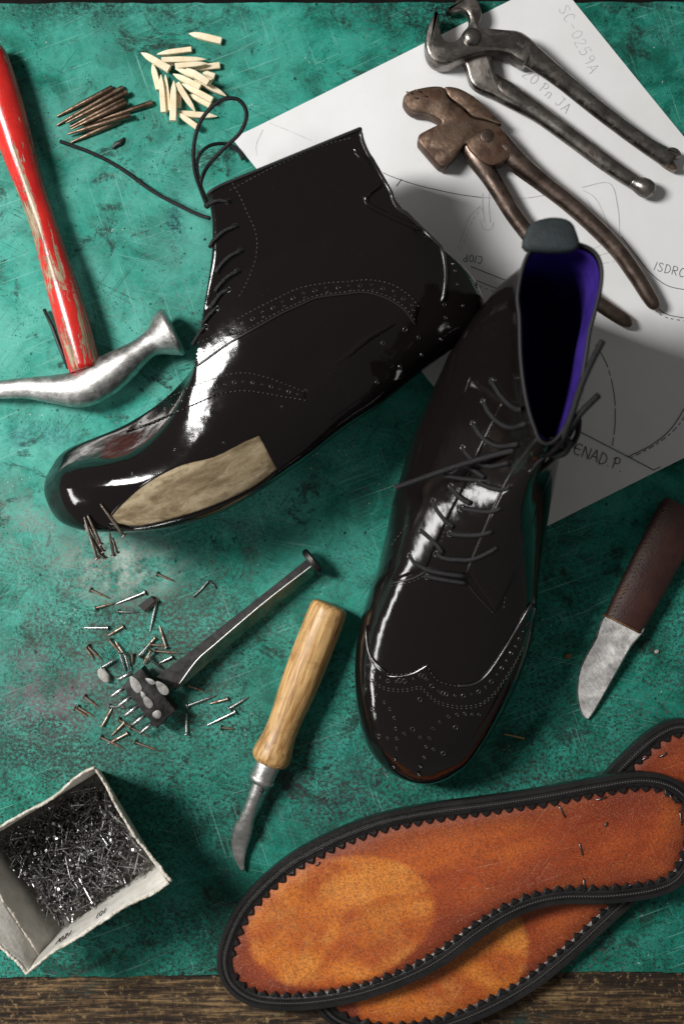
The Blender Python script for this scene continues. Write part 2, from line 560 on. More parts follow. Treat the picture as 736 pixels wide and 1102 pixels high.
mat_metal('nail_steel', (.36, .36, .36), (.62, .62, .62), .30, 300)
mat_metal('nail_dark', (.10, .09, .09), (.30, .29, .29), .34, 300)
mat_metal('punch_black', (.045, .042, .04), (.10, .095, .09), .40, 130)
mat_simple('punch_paint', (.008, .008, .008), .55, spec=.2, nz=(400, .0003), col2=(.035, .033, .032), vs_=220)
mat_simple('peg_wood', (.84, .74, .54), .65, nz=(600, .0004), col2=(.76, .63, .42), vs_=120)
mat_wood('handle_wood', (.33, .155, .042), (.70, .44, .185), -(math.atan2(-(816 - 652), -63)), .48, .12, sc=480)
mat_simple('brown_leather', (.034, .011, .009), .5, nz=(700, .0004, .7), col2=(.058, .020, .014), vs_=70)
mat_simple('worn_tan', (.28, .15, .06), .6, nz=(420, .0006), col2=(.10, .045, .02), vs_=300)
mat_simple('welt', (.010, .0095, .0095), .30, spec=.5, nz=(700, .0004), col2=(.018, .017, .017))
mat_simple('card', (.62, .60, .55), .8, nz=(180, .0012), col2=(.50, .475, .43), vs_=90)
mat_simple('card_torn', (.70, .66, .58), .9, nz=(420, .002, 1.0), col2=(.50, .45, .37), vs_=200)
mat_simple('chip_dark', (.016, .014, .013), .5)
mat_simple('stone', (.34, .33, .30), .9, nz=(300, .001))
mat_simple('straw', (.35, .27, .13), .7)

# ------------------------------------------------------------------ setting
def sheet(name, x0, y0, x1, y1, z, th, mat, edge_noise=0.0, n=160):
    """flat board between pixel rows with an uneven front and back edge"""
    m = MB()
    xs = [x0 + (x1 - x0) * i / n for i in range(n + 1)]
    v, f = [], []
    for i, x in enumerate(xs):
        e0 = noise.noise((x * .02, 3.3, 0)) * edge_noise + noise.noise((x * .11, 7.3, 0)) * edge_noise * .4
        e1 = noise.noise((x * .02, 9.1, 0)) * edge_noise + noise.noise((x * .13, 1.3, 0)) * edge_noise * .4
        ya = y0[0] + (y0[1] - y0[0]) * i / n + e0
        yb = y1[0] + (y1[1] - y1[0]) * i / n + e1
        a, b = at(x, ya), at(x, yb)
        v += [Vector((a.x, a.y, z)), Vector((b.x, b.y, z)), Vector((b.x, b.y, z - th)), Vector((a.x, a.y, z - th))]
    for i in range(n):
        q = i * 4; r = q + 4
        f += [(q, q + 1, r + 1, r), (q + 1, q + 2, r + 2, r + 1), (q + 2, q + 3, r + 3, r + 2), (q + 3, q, r, r + 3)]
    f += [(0, 3, 2, 1), tuple(n * 4 + k for k in (0, 1, 2, 3))]
    m.add(v, f)
    o = m.build(name, mat, None, smooth=False)
    o['kind'] = 'structure'
    return o
# green painted bench top, the raw front plank and the dark back strip, butted end to end
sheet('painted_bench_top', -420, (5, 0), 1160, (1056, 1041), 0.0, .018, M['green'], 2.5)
sheet('front_plank', -420, (1046, 1032), 1160, (1190, 1180), -0.0025, .018, M['oldwood'], 0.0, 8)
sheet('front_plank', -420, (1192, 1182), 1160, (1330, 1320), -0.0030, .018, M['oldwood'], 0.0, 8)
sheet('back_strip', -420, (-260, -260), 1160, (24, 16), -0.003, .018, M['black_stain'], 0.0, 8)

# ------------------------------------------------------------------ paper pattern sheet
PA, PB, PC, PD = (250, 150), (596.4, -23), (934.4, 393), (588, 566)
def paper_pt(u, v):
    a, b, c, d = [at(*p) for p in (PA, PB, PC, PD)]
    p = a * (1 - u) * (1 - v) + b * u * (1 - v) + c * u * v + d * (1 - u) * v
    z = .0006 + .0018 * max(0, v - .86) / .14 * (0.3 + .7 * max(0, 1 - abs(u - .45) / .5)) + .0012 * max(0, .08 - u) / .08
    z += .00025 * (1 + noise.noise((u * 5, v * 5, 0)))
    return Vector((p.x, p.y, z))
_a, _b, _d = at(*PA), at(*PB), at(*PD)
_eu, _ev = (_b - _a), (_d - _a)
def on_paper(px, py, lift=.00022):
    p = at(px, py) - _a
    u = p.dot(_eu) / _eu.length_squared
    v = p.dot(_ev) / _ev.length_squared
    q = paper_pt(min(max(u, 0), 1), min(max(v, 0), 1))
    return Vector((at(px, py).x, at(px, py).y, q.z + lift))
paper = thing('pattern_sheet', at(500, 280), 'white paper pattern sheet with pencil lines and handwriting under the boots and pliers', 'paper')
m = MB()
NU, NV = 40, 56
v = [paper_pt(i / NU, j / NV) for j in range(NV + 1) for i in range(NU + 1)]
v += [p - Vector((0, 0, .0002)) for p in v]
f = []
T = (NU + 1) * (NV + 1)
for j in range(NV):
    for i in range(NU):
        q = j * (NU + 1) + i
        f.append((q, q + NU + 1, q + NU + 2, q + 1))
        f.append((T + q, T + q + 1, T + q + NU + 2, T + q + NU + 1))
per = [i for i in range(NU + 1)] + [j * (NU + 1) + NU for j in range(1, NV + 1)] + [NV * (NU + 1) + i for i in range(NU - 1, -1, -1)] + [j * (NU + 1) for j in range(NV - 1, 0, -1)]
for i in range(len(per)):
    a, b = per[i], per[(i + 1) % len(per)]
    f.append((a, b, T + b, T + a))
m.add(v, f).build('sheet', M['paper'], paper, sharp=40)

def ribbon(mb, pts, w, dash=None, n=None):
    L = sum(math.dist(pts[i], pts[i + 1]) for i in range(len(pts) - 1))
    n = n or max(3, int(L / 3))
    P = catmull(pts, n) if len(pts) > 2 else [(pts[0][0] + (pts[1][0] - pts[0][0]) * i / (n - 1), pts[0][1] + (pts[1][1] - pts[0][1]) * i / (n - 1)) for i in range(n)]
    run = 0
    for i in range(len(P) - 1):
        a, b = Vector(P[i]), Vector(P[i + 1])
        run += (b - a).length
        if dash and (run % (dash[0] + dash[1])) > dash[0]:
            continue
        t = (b - a).normalized(); s = Vector((-t.y, t.x)) * (w / 2)
        q = [on_paper(*(a + s)), on_paper(*(a - s)), on_paper(*(b - s)), on_paper(*(b + s))]
        mb.add(q, [(0, 1, 2, 3)])

FONT = {  # strokes on a 0..4 x 0..6 grid, y up
 'E': [[(3.4, 5.6), (1.2, 5.8), (.4, 4.4), (.3, 1.5), (1.2, .3), (3.5, .4)], [(.4, 3.1), (3, 3.2)]],
 'N': [[(.3, 0), (.3, 6)], [(.3, 6), (3.6, .1)], [(3.6, .1), (3.6, 6)]],
 'A': [[(0, 0), (1.9, 6)], [(1.9, 6), (3.9, 0)], [(.7, 2.2), (3.2, 2.2)]],
 'D': [[(.4, 0), (.4, 6)], [(.2, 6), (2.6, 5.4), (3.7, 3), (2.5, .6), (.2, 0)]],
 '.': [[(.4, 0), (.9, .3)]],
 'P': [[(1, 0), (1, 6)], [(0, 4.6), (1.2, 6), (3.2, 5.6), (3.2, 3.4), (1, 2.8)]],
 'I': [[(.5, 0), (1.2, 6)]],
 'S': [[(3.4, 5.2), (1.8, 6), (.5, 4.8), (2, 3.2), (3.4, 1.6), (2, 0), (.2, .8)]],
 'R': [[(.4, 0), (.4, 6)], [(.4, 6), (3, 5.5), (3, 3.4), (.5, 3)], [(1.2, 3), (3.6, 0)]],
 'C': [[(3.4, 5.2), (1.6, 6), (.3, 3.2), (1.4, .2), (3.5, .8)]],
 '0': [[(2, 6), (.4, 4.4), (.5, 1.4), (2, 0), (3.4, 1.6), (3.4, 4.4), (2, 6)]],
 'O': [[(2, 5.4), (.4, 4), (.5, 1.4), (2, 0), (3.4, 1.6), (3.4, 4), (2, 5.4)]],
 '2': [[(.3, 4.6), (1.6, 6), (3.2, 4.8), (.3, .1), (3.6, .3)]],
 '5': [[(3.4, 6), (.8, 6), (.6, 3.4), (2.4, 3.8), (3.4, 2), (2, .1), (.2, .6)]],
 '9': [[(3.2, 4.6), (1.8, 6), (.5, 4.6), (1.8, 3), (3.2, 4.6), (3, 0)]],
 '4': [[(2.6, 0), (2.8, 6), (.2, 2.2), (3.8, 2.2)]],
 '-': [[(.4, 3), (3.2, 3.1)]],
 'n': [[(.4, 0), (.5, 3.6)], [(.5, 2.8), (2, 3.8), (2.6, 2.6), (2.7, 0)]],
 'J': [[(1, 6), (3.4, 6)], [(2.6, 6), (2.5, 1.2), (1.2, 0), (.2, 1)]],
 '/': [[(.4, 0), (1.4, 6)]], ' ': []}
def write(mb, text, px, py, h, ang, w, adv=5.0, wob=.25):
    s = h / 6
    ca, sa = math.cos(ang), math.sin(ang)
    x = 0
    rnd = random.Random(len(text))
    for ch in text:
        dy = rnd.uniform(-wob, wob)
        for st in FONT[ch]:
            P = []
            for (a, b) in st:
                lx, ly = (x + a) * s, -(b + dy) * s
                P.append((px + lx * ca - ly * sa, py + lx * sa + ly * ca))
            if len(P) == 2:
                ribbon(mb, P, w, n=3)
            else:
                ribbon(mb, P, w, n=14)
        x += adv if ch not in '.I/ ' else adv * .5
ink, pen = MB(), MB()
write(ink, 'ENAD.P.', 615.5, 488, 12.5, .36, .9, 4.6)
ribbon(ink, [(617, 483), (621, 471)], .8)
write(ink, '/SDRC', 702, 291, 9.5, .25, .7, 5)
write(ink, 'CIOP', 519, 276.5, 8, math.pi + .12, .75, 4.6)
write(pen, 'SC-0259A', 600, 10, 12, 1.12, .7, 5)
write(pen, '20 Pn JA', 561, 82, 11, .72, .7, 5)
# traced pattern lines
ribbon(ink, [(412, 186), (420, 190), (450, 200), (490, 209), (518, 213)], .7)
ribbon(pen, [(518, 213), (560, 214), (600, 208)], .7)
ribbon(ink, [(426, 201), (432, 193)], .7)
for dx in (0, 5):
    ribbon(pen, [(519 + dx * 1.4, 209), (519 + dx * 1.3, 222), (521 + dx * 1.3, 240)], .7)
ribbon(pen, [(516, 236), (520, 247), (528, 247), (531, 239)], .7)
ribbon(pen, [(517, 222), (505, 234), (497, 255), (492, 268)], .7)
ribbon(pen, [(519, 224), (509, 236), (500, 258), (495, 270)], .6, (4, 3))
ribbon(ink, [(506, 287), (536, 299), (547, 303)], .8)
ribbon(ink, [(512, 302), (547, 316)], .7)
ribbon(ink, [(515, 308), (547, 320)], .6, (5, 3))
ribbon(pen, [(625, 202), (655, 198), (664, 225), (666, 255)], .7)
ribbon(pen, [(626, 205), (640, 214), (652, 238), (661, 258)], .7)
ribbon(pen, [(630, 214), (645, 238), (660, 262)], .6)
ribbon(pen, [(633, 270), (652, 262)], .6); ribbon(pen, [(634, 286), (664, 281)], .6, (5, 3)); ribbon(pen, [(632, 279), (655, 272)], .6)
ribbon(ink, [(668, 255), (684, 276), (700, 295), (718, 308), (742, 313)], .8)
ribbon(ink, [(706, 331), (718, 339), (745, 344)], .8)
ribbon(ink, [(704, 334), (716, 342), (745, 347)], .8, (4, 3))
ribbon(ink, [(640, 371), (652, 392), (660, 424), (661, 455), (658, 480)], .8, (9, 1.5))
ribbon(ink, [(618, 462), (660, 484), (702, 506)], .9)
ribbon(ink, [(702, 506), (716, 498), (742, 474)], .9)
ribbon(ink, [(674, 492), (700, 479), (722, 460), (742, 428)], .9)
ribbon(ink, [(677, 493), (702, 480), (726, 461), (745, 434)], .8, (5, 3))
ribbon(pen, [(627, 418), (626, 440), (623, 462)], .7, (4, 2))
ribbon(pen, [(283, 140), (276, 158), (279, 180)], .6); ribbon(pen, [(290, 133), (310, 141), (335, 152)], .6)
ink.build('ink_lines', M['ink'], paper, smooth=False, recalc=False)['kind'] = 'stuff'
pen.build('pencil_lines', M['pencil'], paper, smooth=False, recalc=False)['kind'] = 'stuff'

# ------------------------------------------------------------------ boots
#        T(x,z)         B(x,z)       half-w  widest  top exponent
RINGS = [((28.70, 2.3), (28.70, 1.3), .55, .45, 2.0),
         ((28.45, 2.95), (28.5, .85), 1.45, .42, 2.1),
         ((27.8, 3.7), (27.9, .52), 2.45, .40, 2.2),
         ((26.6, 4.55), (26.8, .28), 3.42, .36, 2.7),
         ((24.6, 5.1), (24.8, .12), 4.28, .34, 2.9),
         ((22.3, 5.6), (22.3, .03), 4.82, .33, 2.9),
         ((20.0, 6.2), (19.5, .0), 4.92, .33, 2.7),
         ((18.4, 6.9), (16.5, .2), 4.62, .34, 2.8),
         ((17.2, 7.7), (13.5, .6), 4.2, .37, 2.8),
         ((16.3, 8.6), (10.0, 1.0), 3.9, .40, 2.7),
         ((15.6, 9.4), (6.5, 1.0), 3.75, .44, 2.6),
         ((15.0, 10.2), (3.2, .9), 3.65, .47, 2.4),
         ((14.4, 11.0), (.9, 1.3), 3.55, .50, 2.2),
         ((13.9, 11.7), (-.1, 2.8), 3.5, .50, 2.1),
         ((13.5, 12.4), (.05, 5.2), 3.55, .50, 2.1),
         ((13.2, 13.0), (.8, 7.8), 3.65, .50, 2.1),
         ((12.95, 13.6), (1.5, 10.2), 3.75, .50, 2.1),
         ((12.8, 14.2), (1.9, 12.2), 3.85, .50, 2.1),
         ((12.65, 14.7), (1.95, 13.9), 3.85, .50, 2.1),
         ((12.6, 15.0), (1.9, 14.9), 3.8, .50, 2.1)]

def boot_rings(nr, ns, thin=0.0, k0=0.0, wscale=1.0):
    keys = [(T[0], T[1], B[0], B[1], w, h, e) for T, B, w, h, e in RINGS]
    # parametrise by ring index, Catmull-Rom per component
    out = []
    K = len(keys)
    for i in range(nr):
        s = k0 + (K - 1 - k0) * i / (nr - 1)
        j = min(int(s), K - 2); t = s - j
        g = lambda q: keys[max(0, min(K - 1, q))]
        p0, p1, p2, p3 = g(j - 1), g(j), g(j + 1), g(j + 2)
        tx, tz, bx, bz, w, hm, ex = [0.5 * (2 * b + (c - a) * t + (2 * a - 5 * b + 4 * c - d) * t * t + (3 * b - a - 3 * c + d) * t ** 3)
                                     for a, b, c, d in zip(p0, p1, p2, p3)]
        if thin:
            d = Vector((tx - bx, tz - bz)).normalized() * thin
            tx -= d.x; tz -= d.y; bx += d.x; bz += d.y; w -= thin
        ring = []
        for q in range(ns):
            a = 2 * math.pi * q / ns
            c, sn = math.cos(a), math.sin(a)
            if c >= 0:
                e = ex
                h = hm + (1 - hm) * (abs(c) ** (2 / e))
                ww = abs(sn) ** (2 / e)
            else:
                e = 2.6 if hm < .45 else 2.15 + 1.3 * min(max((s - 14.5) / 4, 0), 1)
                h = hm - hm * (abs(c) ** (2 / e))
                ww = abs(sn) ** (2 / e)
            ring.append((bx + (tx - bx) * h, math.copysign(ww * w * wscale, sn), bz + (tz - bz) * h))
        out.append(ring)
    return out

class Boot:
    def __init__(self, name, label, frame, deform, wscale, mirror=1, scale=1.0):
        self.root = None
        self.frame = frame
        nr, ns = 150, 128
        self.xf = lambda p: frame @ (Vector(deform(*p)) * .01)
        rings = boot_rings(nr, ns, wscale=wscale)
        self.v = [self.xf(p) for r in rings for p in r]
        f = []
        for i in range(nr - 1):
            for j in range(ns):
                k = (j + 1) % ns
                f.append((i * ns + j, i * ns + k, (i + 1) * ns + k, (i + 1) * ns + j))
        tip = len(self.v)
        c = sum((Vector(p) for p in rings[0]), Vector()) / ns + Vector((.08, 0, 0))
        self.v.append(self.xf(tuple(c)))
        for j in range(ns):
            f.append((tip, (j + 1) % ns, j))
        self.f = f
        self.bvh = BVHTree.FromPolygons(self.v, f)
        self.nr, self.ns = nr, ns
        zmin = min(p.z for p in self.v)
        self.zmin = zmin
        base = sum(self.v, Vector()) / len(self.v)
        self.root = thing(name, (base.x, base.y, 0), label, 'boot', 'pair of black brogue boots')
        mb = MB(); mb.add(self.v, f)
        mb.build('upper', M['patent'], self.root)
        # lining
        li = boot_rings(60, 64, thin=.22, k0=9.0, wscale=wscale)
        lv = [frame @ (Vector(deform(p[0], p[1], p[2], .22)) * .01) for r in li for p in r]
        lf = []
        for i in range(59):
            for j in range(64):
                k = (j + 1) % 64
                lf.append((i * 64 + k, i * 64 + j, (i + 1) * 64 + j, (i + 1) * 64 + k))
        lf.append(tuple(range(64)))
        lb = MB(); lb.add(lv, lf)
        lo = lb.build('lining', M['purple_lining'], self.root, recalc=False)
        # rolled top edge
        top = rings[-1]
        rim = [self.xf((p[0], p[1] * .985, p[2])) for p in top]
        rb = MB(); rb.tube(rim + [rim[0], rim[1]], .0010, 8, cap=False)
        rb.build('top_binding', M['binding'], self.root)
    def hit(self, px, py, lift=0.0):
        o = Vector((0, 0, CAMH)); d = (at(px, py) - o).normalized()
        loc, nrm, idx, dist = self.bvh.ray_cast(o, d)
        if loc is None: return None, None
        if nrm.dot(d) > 0: nrm = -nrm
        return loc + nrm * lift, nrm
    def trace(self, pts, step=2.0, lift=0.0):
        n = max(3, int(sum(math.dist(pts[i][:2], pts[i + 1][:2]) for i in range(len(pts) - 1)) / step))
        P = catmull([p[:2] for p in pts], n)
        out = []
        lastz = None
        for p in P:
            l, nn = self.hit(p[0], p[1], lift)
            if l is None: continue
            out.append((l, nn, p))
        return out
    def cord(self, name, pts, r, mat, lift=0.0, step=2.0, segs=8, mb=None, taper=True, long=False):
        tr = self.trace(pts, step, lift)
        if len(tr) < 3: return None
        rr = [r] * len(tr)
        if taper:
            for i in range(min(3, len(tr) // 2)):
                rr[i] *= (.3 + .25 * i); rr[-1 - i] *= (.3 + .25 * i)
        if long:
            tr = [(a - b * r * .55 * (2 * i / (len(tr) - 1) - 1) ** 2, b, c) for i, (a, b, c) in enumerate(tr)]
            segs = 16
        own = mb is None
        mb = mb or MB()
        mb.tube([t[0] for t in tr], rr, segs, up=tr[len(tr) // 2][1])
        return mb.build(name, mat, self.root) if own else None
    def stitches(self, mb, pts, dash=3.2, gap=1.8, r=.00022, lift=.00035):
        tr = self.trace(pts, .6, lift)
        run, cur = 0, []
        for i in range(1, len(tr)):
            run += math.dist(tr[i][2], tr[i - 1][2])
            ph = run % (dash + gap)
            if ph < dash:
                cur.append(tr[i])
            else:
                if len(cur) > 2:
                    a, b = cur[0], cur[-1]
                    mid = cur[len(cur) // 2]
                    mb.tube([a[0] - a[1] * r * 1.3, mid[0], b[0] - b[1] * r * 1.3], r, 5, up=mid[1])
                cur = []
    def holes(self, mb, pts, r=.0008, lift=.0002):
        for p in pts:
            l, n = self.hit(p[0], p[1], lift)
            if l is None: continue
            rr = r * (p[2] if len(p) > 2 else 1)
            t = n.orthogonal().normalized(); b = n.cross(t)
            prof = [(1.35, -.5), (1.15, .12), (.95, .30), (.75, .05), (.62, -.55), (.05, -.65)]
            v, f = [], []
            S = 12
            for (q, h) in prof:
                for k in range(S):
                    a = 2 * math.pi * k / S
                    v.append(l + t * (math.cos(a) * q * rr) + b * (math.sin(a) * q * rr) + n * (h * rr))
            for i in range(len(prof) - 1):
                for k in range(S):
                    kk = (k + 1) % S
                    f.append((i * S + k, i * S + kk, (i + 1) * S + kk, (i + 1) * S + k))
            mb.add(v, f)
    def patch(self, name, A, B, lift, mat, n=70, ms=14, fadeB=False, rough=0.0, e0=True, e1=True):
        PA_ = catmull(A, n); PB_ = catmull(B, n)
        v, f = [], []
        W = []
        ts = [0, .012, .03, .06] + [.06 + .88 * i / ms for i in range(1, ms)] + [.94, .97, .988, 1]
        grid = {}
        for i in range(n):
            row = []
            for t in ts:
                x = PA_[i][0] * (1 - t) + PB_[i][0] * t; y = PA_[i][1] * (1 - t) + PB_[i][1] * t
                if rough:
                    x += noise.noise((x * .2, y * .2, 1)) * rough; y += noise.noise((x * .2, y * .2, 5)) * rough
                l, nn = self.hit(x, y)
                e = min(t / .02, 1); eb = min((1 - t) / (.3 if fadeB else .02), 1)
                ei = min(i / 1.5 if e0 else 1, (n - 1 - i) / 1.5 if e1 else 1, 1)
                h = lift * math.sin(min(e, eb, ei) * math.pi / 2) - .0003 * (1 - min(e, eb, ei))
                row.append(None if l is None else l + nn * h)
            for j, p in enumerate(row):
                if p is not None:
                    grid[(i, j)] = len(v); v.append(p)
        for i in range(n - 1):
            for j in range(len(ts) - 1):
                q = [(i, j), (i + 1, j), (i + 1, j + 1), (i, j + 1)]
                if all(k in grid for k in q):
                    a, b, c, d = [v[grid[k]] for k in q]
                    if max((a - c).length, (b - d).length) < .02:
                        f.append(tuple(grid[k] for k in q))
        if not f: return None
        mb = MB(); mb.add(v, f)
        return mb.build(name, mat, self.root)

def frame_of(ex, ey, ez, loc, s):
    m = Matrix.Identity(4)
    for i, e in enumerate((ex, ey, ez)):
        for r in range(3): m[r][i] = e[r] * s
    m.translation = loc
    return m

# boot lying on its side
th = R(202.4)
ex = Vector((math.cos(th), math.sin(th), 0)); ez = Vector((math.sin(th), -math.cos(th), 0)); ey = Vector((0, 0, 1))
S1 = .934
tilt = Matrix.Rotation(R(-1.5), 3, ez)
ex1, ey1 = tilt @ ex, tilt @ ey
heel_w = at(517, 318, .043)
loc1 = heel_w - (ex * -.002 + ez * .033) * S1
def def1(x, y, z, th=0.0):
    # soft, slightly squashed shaft
    s = min(max((z - 3.8) / 4.5, 0), 1)
    w = 3.7
    q = max(-1, min(1, y / w))
    yf = (w * .74 - th * 1.6) * math.copysign(1 - (1 - abs(q)) ** 13, q)
    y2 = y * (1 - s) + yf * s
    # the forefoot is rolled so that the edge of the sole turns up
    t = min(max((x - 3) / 11, 0), 1); t = t * t * (3 - 2 * t) * max(0, 1 - max(0, z - 5.5) / 4)
    a = R(29) * t
    zc = 2.6
    y3, z3 = y2 * math.cos(a) + (z - zc) * math.sin(a), (z - zc) * math.cos(a) - y2 * math.sin(a) + zc
    sm = lambda q: (lambda w: w * w * (3 - 2 * w))(min(max(q, 0), 1))
    g = sm((x - 11.5) / 6) * sm((30.5 - x) / 9)
    z3 -= 1.95 * g * sm((z3 - .5) / 5)
    g2 = sm((x - 2) / 7) * sm((31.5 - x) / 13)
    z3 -= 2.0 * g2 * sm((4.4 - z3) / 5)
    x += 1.35 * sm((z3 - 3.5) / 5) * sm((8 - x) / 7)
    z3 -= .13 * (math.log(1 + math.exp((z3 - 8) * 1.2)) / 1.2)
    y3 += .15 * (math.log(1 + math.exp((z3 - 3.2) * 1.0)))
    return (x, y3, z3)
f1 = frame_of(ex1, ey1, ez, loc1, S1)
tmp = boot_rings(60, 40, wscale=.96)
zm = min((f1 @ (Vector(def1(*p)) * .01)).z for r in tmp for p in r)
f1.translation.z += .0008 - zm
b1 = Boot('brogue_boot', 'black patent brogue boot lying on its side with raw leather strip and tacks in toe', f1, def1, .96)

# boot standing upright
exb = Vector((-.205, -.979, 0)).normalized(); ezb = Vector((0, 0, 1)); eyb = ezb.cross(exb)
S2 = 1.007
loc2 = at(551, 321, 0) + exb * .002 * S2
def def2(x, y, z, th=0.0):
    s = min(max((z - 3) / 12, 0), 1.1)
    s = s * s * (3 - 2 * min(s, 1)) if s < 1 else s
    q = min(max((z - 5.5) / 8, 0), 1); q = q * q * (3 - 2 * q)
    fr = min(max((x - 5) / 7, 0), 1)
    lo = min(max((x - 4.5) / 5, 0), 1) * min(max((17 - x) / 4, 0), 1) * (1 - q)
    if x < 5 and y < 0: y *= 1 - .26 * (1 - q) * min(max((5 - x) / 4, 0), 1)
    if x < 6: y *= 1 + .30 * q * min(max((6 - x) / 4, 0), 1)
    tt = min(max((x - 17) / 9, 0), 1)
    y1 = y * (1 + (.16 * lo if y < 0 else -.13 * tt * tt * (3 - 2 * tt)))
    return (x - 2.35 * s - 1.1 * fr * q, y1 * (1 - (.53 + .13 * fr) * q) + .62 * s + .85 * fr * q, z)
f2 = frame_of(exb, eyb, ezb, loc2, S2)
f2.translation.z = .0008
b2 = Boot('brogue_boot', 'black patent brogue boot standing upright with purple lining and loosely tied laces', f2, def2, 1.0)

# ---- details on the lying boot
st, ho = MB(), MB()
c4 = lambda L: crop(L, 195, 260, 4.09)
c8 = lambda L: crop(L, 130, 390, 3.68)
facing_top = c4([(20, 520), (55, 455), (130, 415), (240, 340), (330, 290), (430, 240), (520, 200), (640, 178), (736, 172)]) + [(395, 300), (420, 304), (440, 316), (452, 330)]
facing_bot = c4([(48, 562), (110, 520), (200, 455), (330, 380), (440, 318), (520, 282), (600, 248), (736, 230)]) + [(393, 315), (415, 321), (434, 333), (447, 350)]
b1.patch('quarter_band', facing_top, facing_bot, .0009, M['patent'], n=110, ms=6)
b1.cord('band_edge', facing_bot, .00055, M['edge_cord'], .0005)
for k, off in enumerate((.10, .86)):
    b1.stitches(st, [(a[0] + (b[0] - a[0]) * off, a[1] + (b[1] - a[1]) * off) for a, b in zip(catmull(facing_top, 40), catmull(facing_bot, 40))], lift=.0011)
bandmid = catmull(facing_top, 24), catmull(facing_bot, 24)
for i in range(1, 23):
    t = .5 if i % 2 else .42
    ho_p = [(bandmid[0][i][0] * (1 - t) + bandmid[1][i][0] * t, bandmid[0][i][1] * (1 - t) + bandmid[1][i][1] * t, 1.15 if i % 2 else .7)]
    if i % 2 == 0:
        ho_p.append((ho_p[0][0] + 1.5, ho_p[0][1] + 5, .7))
    b1.holes(ho, ho_p, .0009, .0010)
# wing tip of the lying boot
w_top = c8([(20, 275), (110, 205), (200, 140), (300, 90), (400, 55), (490, 42), (580, 60), (660, 90), (736, 120)])
w_bot = c8([(20, 275), (120, 243), (220, 200), (300, 165), (390, 128), (480, 112), (560, 120), (640, 135), (736, 150)])
b1.patch('wing_band', w_top, w_bot, .0008, M['patent'], n=80, ms=6)
b1.stitches(st, w_top, lift=.0006); b1.stitches(st, w_bot, lift=.0007)
wm = catmull(w_top, 22), catmull(w_bot, 22)
for i in range(2, 21):
    t = .5
    b1.holes(ho, [(wm[0][i][0] * .5 + wm[1][i][0] * .5, wm[0][i][1] * .5 + wm[1][i][1] * .5, 1.1 if i % 2 else .65)], .0009, .0009)
b1.holes(ho, c8([(215, 345), (45, 440), (410, 318), (640, 175), (735, 110)]), .0007)
# lace facing stitch line and top line
b1.stitches(st, crop([(290, 350), (340, 440), (375, 520), (420, 620), (432, 700)], 195, 130, 5.257) + c4([(335, 20), (325, 90), (290, 180), (255, 245)]))
b1.stitches(st, [(247, 205), (300, 177), (350, 156), (380, 148)])
# back seam cords
c5 = lambda L: crop(L, 360, 130, 4.329)
b1.cord('back_seam', c5([(120, 40), (130, 95), (165, 170), (225, 250), (255, 320), (290, 400), (370, 460), (430, 520), (480, 570), (505, 630), (515, 720)]) + [(477, 318), (474, 325)], .0011, M['edge_cord'], .0003)
b1.cord('leather_crease', c5([(215, 275), (210, 300), (165, 335), (145, 365), (165, 395), (250, 440), (360, 490), (400, 510)]), .0013, M['patent'], .0001)
b1.cord('leather_crease', c5([(80, 110), (120, 160), (180, 220)]), .0022, M['patent'], -.0014, long=True)
b1.cord('counter_seam', c5([(380, 450), (470, 520), (540, 590), (610, 660), (650, 720)]) + [(513, 310)], .0009, M['edge_cord'], .0002)
c6 = lambda L: crop(L, 340, 280, 3.874)
b1.cord('leather_crease', c6([(40, 465), (120, 405), (220, 325), (330, 265), (375, 245)]), 0.0024, M['patent'], -0.0016, long=True)
b1.holes(ho, c6([(372, 288, 1.6), (280, 345, 1.4), (428, 322, 1.2), (535, 185, 1.2), (612, 190), (540, 240), (580, 45), (590, 100), (570, 15), (350, 445, 1.3), (255, 508, 1.2), (440, 395, 1.2), (555, 280), (520, 330)]), .0008)
# raw leather strip
strip_t = [(116, 558), (134, 539), (157, 520), (192.5, 501), (230.5, 490.5), (263, 474), (279.5, 467.5)]
strip_b = [(118, 560), (146, 566), (184, 559), (225, 546), (262, 530), (285, 516), (299, 504)]
sp_ = b1.patch('raw_leather_strip', strip_t, strip_b, .0003, M['rawleather'], n=80, ms=16, rough=.45)
b1.cord('cut_edge', strip_t, .0006, M['patent'], .0003)
b1.cord('cut_edge', [(p[0] - 1, p[1] + 3) for p in strip_b], .0007, M['patent'], .0002)
if sp_: sp_['label'] = 'rough tan leather strip where the black upper is missing'
# laces of the lying boot, each seen strand from its eyelet round the facing edge
def lace_strand(boot, pts, name='lace', r=.0011, lift=.0009):
    P = catmull(pts, 10)
    out = []; last = None
    for p in P:
        l, n = boot.hit(p[0], p[1], lift)
        if l is None:
            if last is None: continue
            z = last.z - .0012
            l = at(p[0], p[1], z)
        out.append(l); last = l
    if len(out) < 3: return
    first = out[0] - (boot.hit(*P[0])[1] or Vector((0, 0, 1))) * .002
    mb = MB(); mb.tube([first] + out, r, 8)
    return mb.build(name, M['lace'], boot.root)
for pts in ([(246, 217), (234, 216), (221, 222)], [(254, 243.5), (241, 249), (229, 261), (226, 266)], [(259, 270), (246, 277), (236, 288), (233, 294)],
            [(256, 292), (245, 298), (235, 309), (232, 314)], [(246.5, 312), (238, 317), (231.5, 327), (227, 333)],
            [(234, 332), (226, 340), (219, 349)], [(222, 352), (213, 362), (208, 371)], [(213, 366), (206, 377), (201, 387)]):
    lace_strand(b1, pts)
    b1.holes(ho, [(pts[0][0], pts[0][1], 1.5)], .001)
def free_lace(root, pts, r=.00115, n=60, name='lace'):
    P = catmull([tuple(at(p[0], p[1], p[2])) for p in pts], n)
    mb = MB(); mb.tube(P, r, 8)
    return mb.build(name, M['lace'], root)
